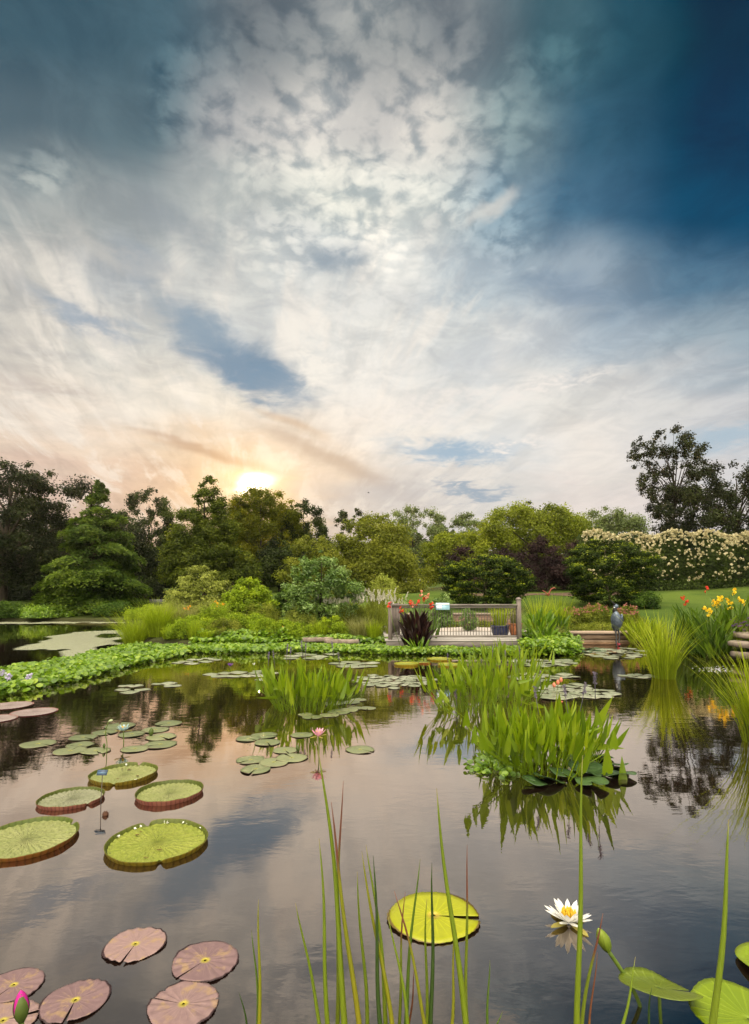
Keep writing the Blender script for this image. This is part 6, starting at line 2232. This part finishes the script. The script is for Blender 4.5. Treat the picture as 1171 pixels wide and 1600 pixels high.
RM = {
    'lime': rush_mat('rush_lime', (.20, .25, .012), (.17, .24, .014), (.22, .18, .06), .93),
    'green': rush_mat('rush_green', (.10, .17, .012), (.09, .16, .014), (.10, .10, .03), .95),
    'dark': rush_mat('rush_dark', (.035, .075, .010), (.035, .075, .010), (.03, .04, .01), .95),
    'yellow': rush_mat('rush_yellow', (.30, .25, .010), (.24, .25, .014), (.18, .16, .05), .92),
    'redtip': rush_mat('rush_red_tip', (.18, .22, .012), (.17, .22, .014), (.17, .06, .035), .72),
    'redtipy': rush_mat('rush_red_tip_yellow', (.32, .25, .010), (.22, .23, .014), (.17, .06, .035), .74),
    'rust': rush_mat('rush_rust', (.26, .20, .012), (.28, .12, .02), (.20, .07, .03), .5),
}
RUSH = [  # tip px, tip py, column at the lower frame edge, colour, width px, distance, label
    (375, 1550, 376, 'dark', 4.5, 1.9, 'short dark green rush, first of the small trio nearest the purple pads'),
    (395, 1452, 402, 'green', 5, 1.92, 'plain green rush in the middle of the trio by the purple pads'),
    (406, 1405, 411, 'yellow', 6, 1.9, 'tallest rush of the trio by the purple pads, yellowish'),
    (464, 1411, 506, 'lime', 6, 1.88, 'lime rush leaning outwards from the main stand, nearest the trio'),
    (499, 1310, 511, 'lime', 7, 1.9, 'upright lime rush just outside the tallest one'),
    (499, 1172, 535, 'lime', 9, 1.86, 'tallest rush, rising in front of the pink water lily'),
    (535, 1220, 528, 'redtip', 6, 1.94, 'tall thin rush with a red tip, straight beside the tallest one'),
    (516, 1253, 561, 'redtipy', 8, 1.85, 'orange-yellow rush with a red tip crossing the main stand'),
    (558, 1362, 573, 'lime', 6, 1.92, 'pale-tipped lime rush inside the gap of the main stand'),
    (574, 1320, 601, 'lime', 6.5, 1.9, 'pale lime rush paired with a bent one in the main stand'),
    (565, 1330, 613, 'yellow', 7, 1.86, 'yellow-green rush leaning across the dark one'),
    (584, 1337, 599, 'dark', 7, 1.84, 'dark green upright rush in the middle of the main stand'),
    (607, 1425, 632, 'lime', 6, 1.88, 'lime rush ending at the edge of the lime lily pad'),
    (617, 1392, 661, 'redtipy', 6, 1.86, 'orange-yellow rush leaning over the near edge of the lime lily pad'),
    (634, 1393, 627, 'redtip', 5, 1.93, 'thin red-tipped rush crossing the outer lobe of the lime pad'),
    (655, 1342, 632, 'green', 6, 1.9, 'green rush leaning the other way across the lime pad'),
    (649, 1515, 637, 'rust', 4, 1.92, 'short rusty orange rush below the lime lily pad'),
    (668, 1405, 672, 'lime', 5.5, 1.9, 'lime rush standing against the middle of the lime pad'),
    (677, 1348, 675, 'dark', 7, 1.86, 'dark green rush crossing the middle of the lime pad'),
    (682, 1232, 733, 'lime', 9, 1.85, 'thick lime rush that rises far above the lime pad, leaning over it'),
    (711, 1455, 697, 'yellow', 6, 1.9, 'yellow rush ending just on the near lobe of the lime pad'),
    (732, 1320, 738, 'redtip', 5.5, 1.92, 'red-tipped rush passing the slit side of the lime pad'),
    (764, 1500, 761, 'green', 5, 1.9, 'short green rush standing alone beyond the main stand'),
    (784, 1580, 774, 'green', 5, 1.9, 'bent stub of a rush, the shortest beyond the main stand'),
    (912, 1180, 904, 'lime', 9, 1.84, 'thick tall lime rush passing in front of the white water lily'),
    (941, 1427, 910, 'redtip', 6.5, 1.88, 'pink-tipped rush leaning past the green bud'),
    (932, 1488, 917, 'rust', 4, 1.9, 'thin rusty rush below the green bud'),
    (995, 1495, 953, 'lime', 6, 1.88, 'lime rush slanting across the stalk of the green bud'),
    (1020, 1543, 1018, 'dark', 5, 1.9, 'short dark rush in front of the folded olive leaf'),
    (1141, 1280, 1108, 'lime', 10, 1.84, 'thick rush standing alone in front of the big bright leaf'),
]
rng = rng_()
for tx, ty, bx, colr, w, Y, lab in RUSH:
    tip = dep(tx, ty, Y)
    s = (bx - tx) / (1600.0 - ty)
    # follow the same line down to the water
    low = None
    for row in np.arange(1600, 1760, 2):
        q = dep(bx + s * (row - 1600), row, Y)
        if q[2] <= 0:
            low = q
            break
    low = q if low is None else low
    foot = np.array([low[0], Y, 0.0])
    n = 14
    u = np.linspace(0, 1, n)
    bow = rng.normal(0, .012)
    P = (foot - [0, 0, .06])[None] * (1 - u)[:, None] + tip[None] * u[:, None]
    P[:, 0] += bow * np.sin(u * PI) + .004 * np.sin(u * 9 + rng.random() * 6)
    P[:, 1] += rng.normal(0, .02) * np.sin(u * PI)
    rad = w * .62 * Y / FPX * np.clip((1 - u) ** .55, .07, 1)
    b = MB().tube(P - foot, rad, 8, u)
    o = b.build('rush_blade', RM[colr], None, True, loc=foot)
    tag(o, lab, 'rush', 'rushes in the foreground')

# big leaves at the corner
def free_leaf(name, label, c, r, mat, rx, ry, rz, seed, bend=0.0, sx=1.0, lip=0.0, stem_to=None):
    rg = np.random.default_rng(seed)
    t = root(name, (c[0], c[1], 0), label, 'lily leaf')
    o = pad_mesh('blade', rg, mat, seg=64, rings=8, wave=.025, notch=.22, teeth=.006, thick=.012)
    me = o.data
    V = np.array([v.co for v in me.vertices])
    rr = np.hypot(V[:, 0], V[:, 1])
    V[:, 2] += bend * V[:, 1] ** 2 + lip * np.clip((V[:, 1] - .62) / .38, 0, 1) ** 2 * 1.0
    V[:, 1] -= lip * .55 * np.clip((V[:, 1] - .62) / .38, 0, 1) ** 2
    V *= np.array([r * sx, r, r])
    me.vertices.foreach_set('co', V.astype(np.float32).ravel())
    me.update()
    o.parent = t
    o.location = (0, 0, c[2])
    o.rotation_euler = (rx, ry, rz)
    MB().tube([(0, 0, c[2]), (.01, .02, c[2] * .4), (.02, .03, -.1)], .006, 7).build('stalk', m_stem, t, True)
    return t


p = dep(1030, 1544, 2.13)
free_leaf('folded_leaf', 'folded olive-green leaf with an upturned edge at the foot of the green bud', p, .138, m_padunder, -.30, .16, .12, 61, bend=.05, sx=1.0, lip=.14)
p = dep(1172, 1594, 2.04)
free_leaf('bright_leaf', 'big bright lime leaf with a dark torn spot in the lower corner', p, .188, m_padlight, -.03, .06, -.3, 62, bend=.03, sx=1.0)
sp = plain_mat('dead_spot', (.02, .012, .008), (.05, .03, .018), 30, .8)
near_pad('bright', 1206, 1512, 92, 'bright leaf just peeping in at the frame edge above the big one', variant=0, z=.02)

# ------------------------------------------------------------------ evening haze
hm = bpy.data.materials.new('evening_haze')
hm.use_nodes = True
hm.node_tree.nodes.clear()
gg = G(hm.node_tree)
o = gg.node('ShaderNodeOutputMaterial')
pv = gg.node('ShaderNodeVolumePrincipled')
gg.put(pv.inputs['Color'], (.95, .90, .82, 1))
pv.inputs['Density'].default_value = .00022
pv.inputs['Anisotropy'].default_value = .6
gg.t.links.new(pv.outputs[0], o.inputs['Volume'])
tag(MB().box((0, 46, 7.3), (260, 122, 18.0)).build('haze', hm), kind='stuff')
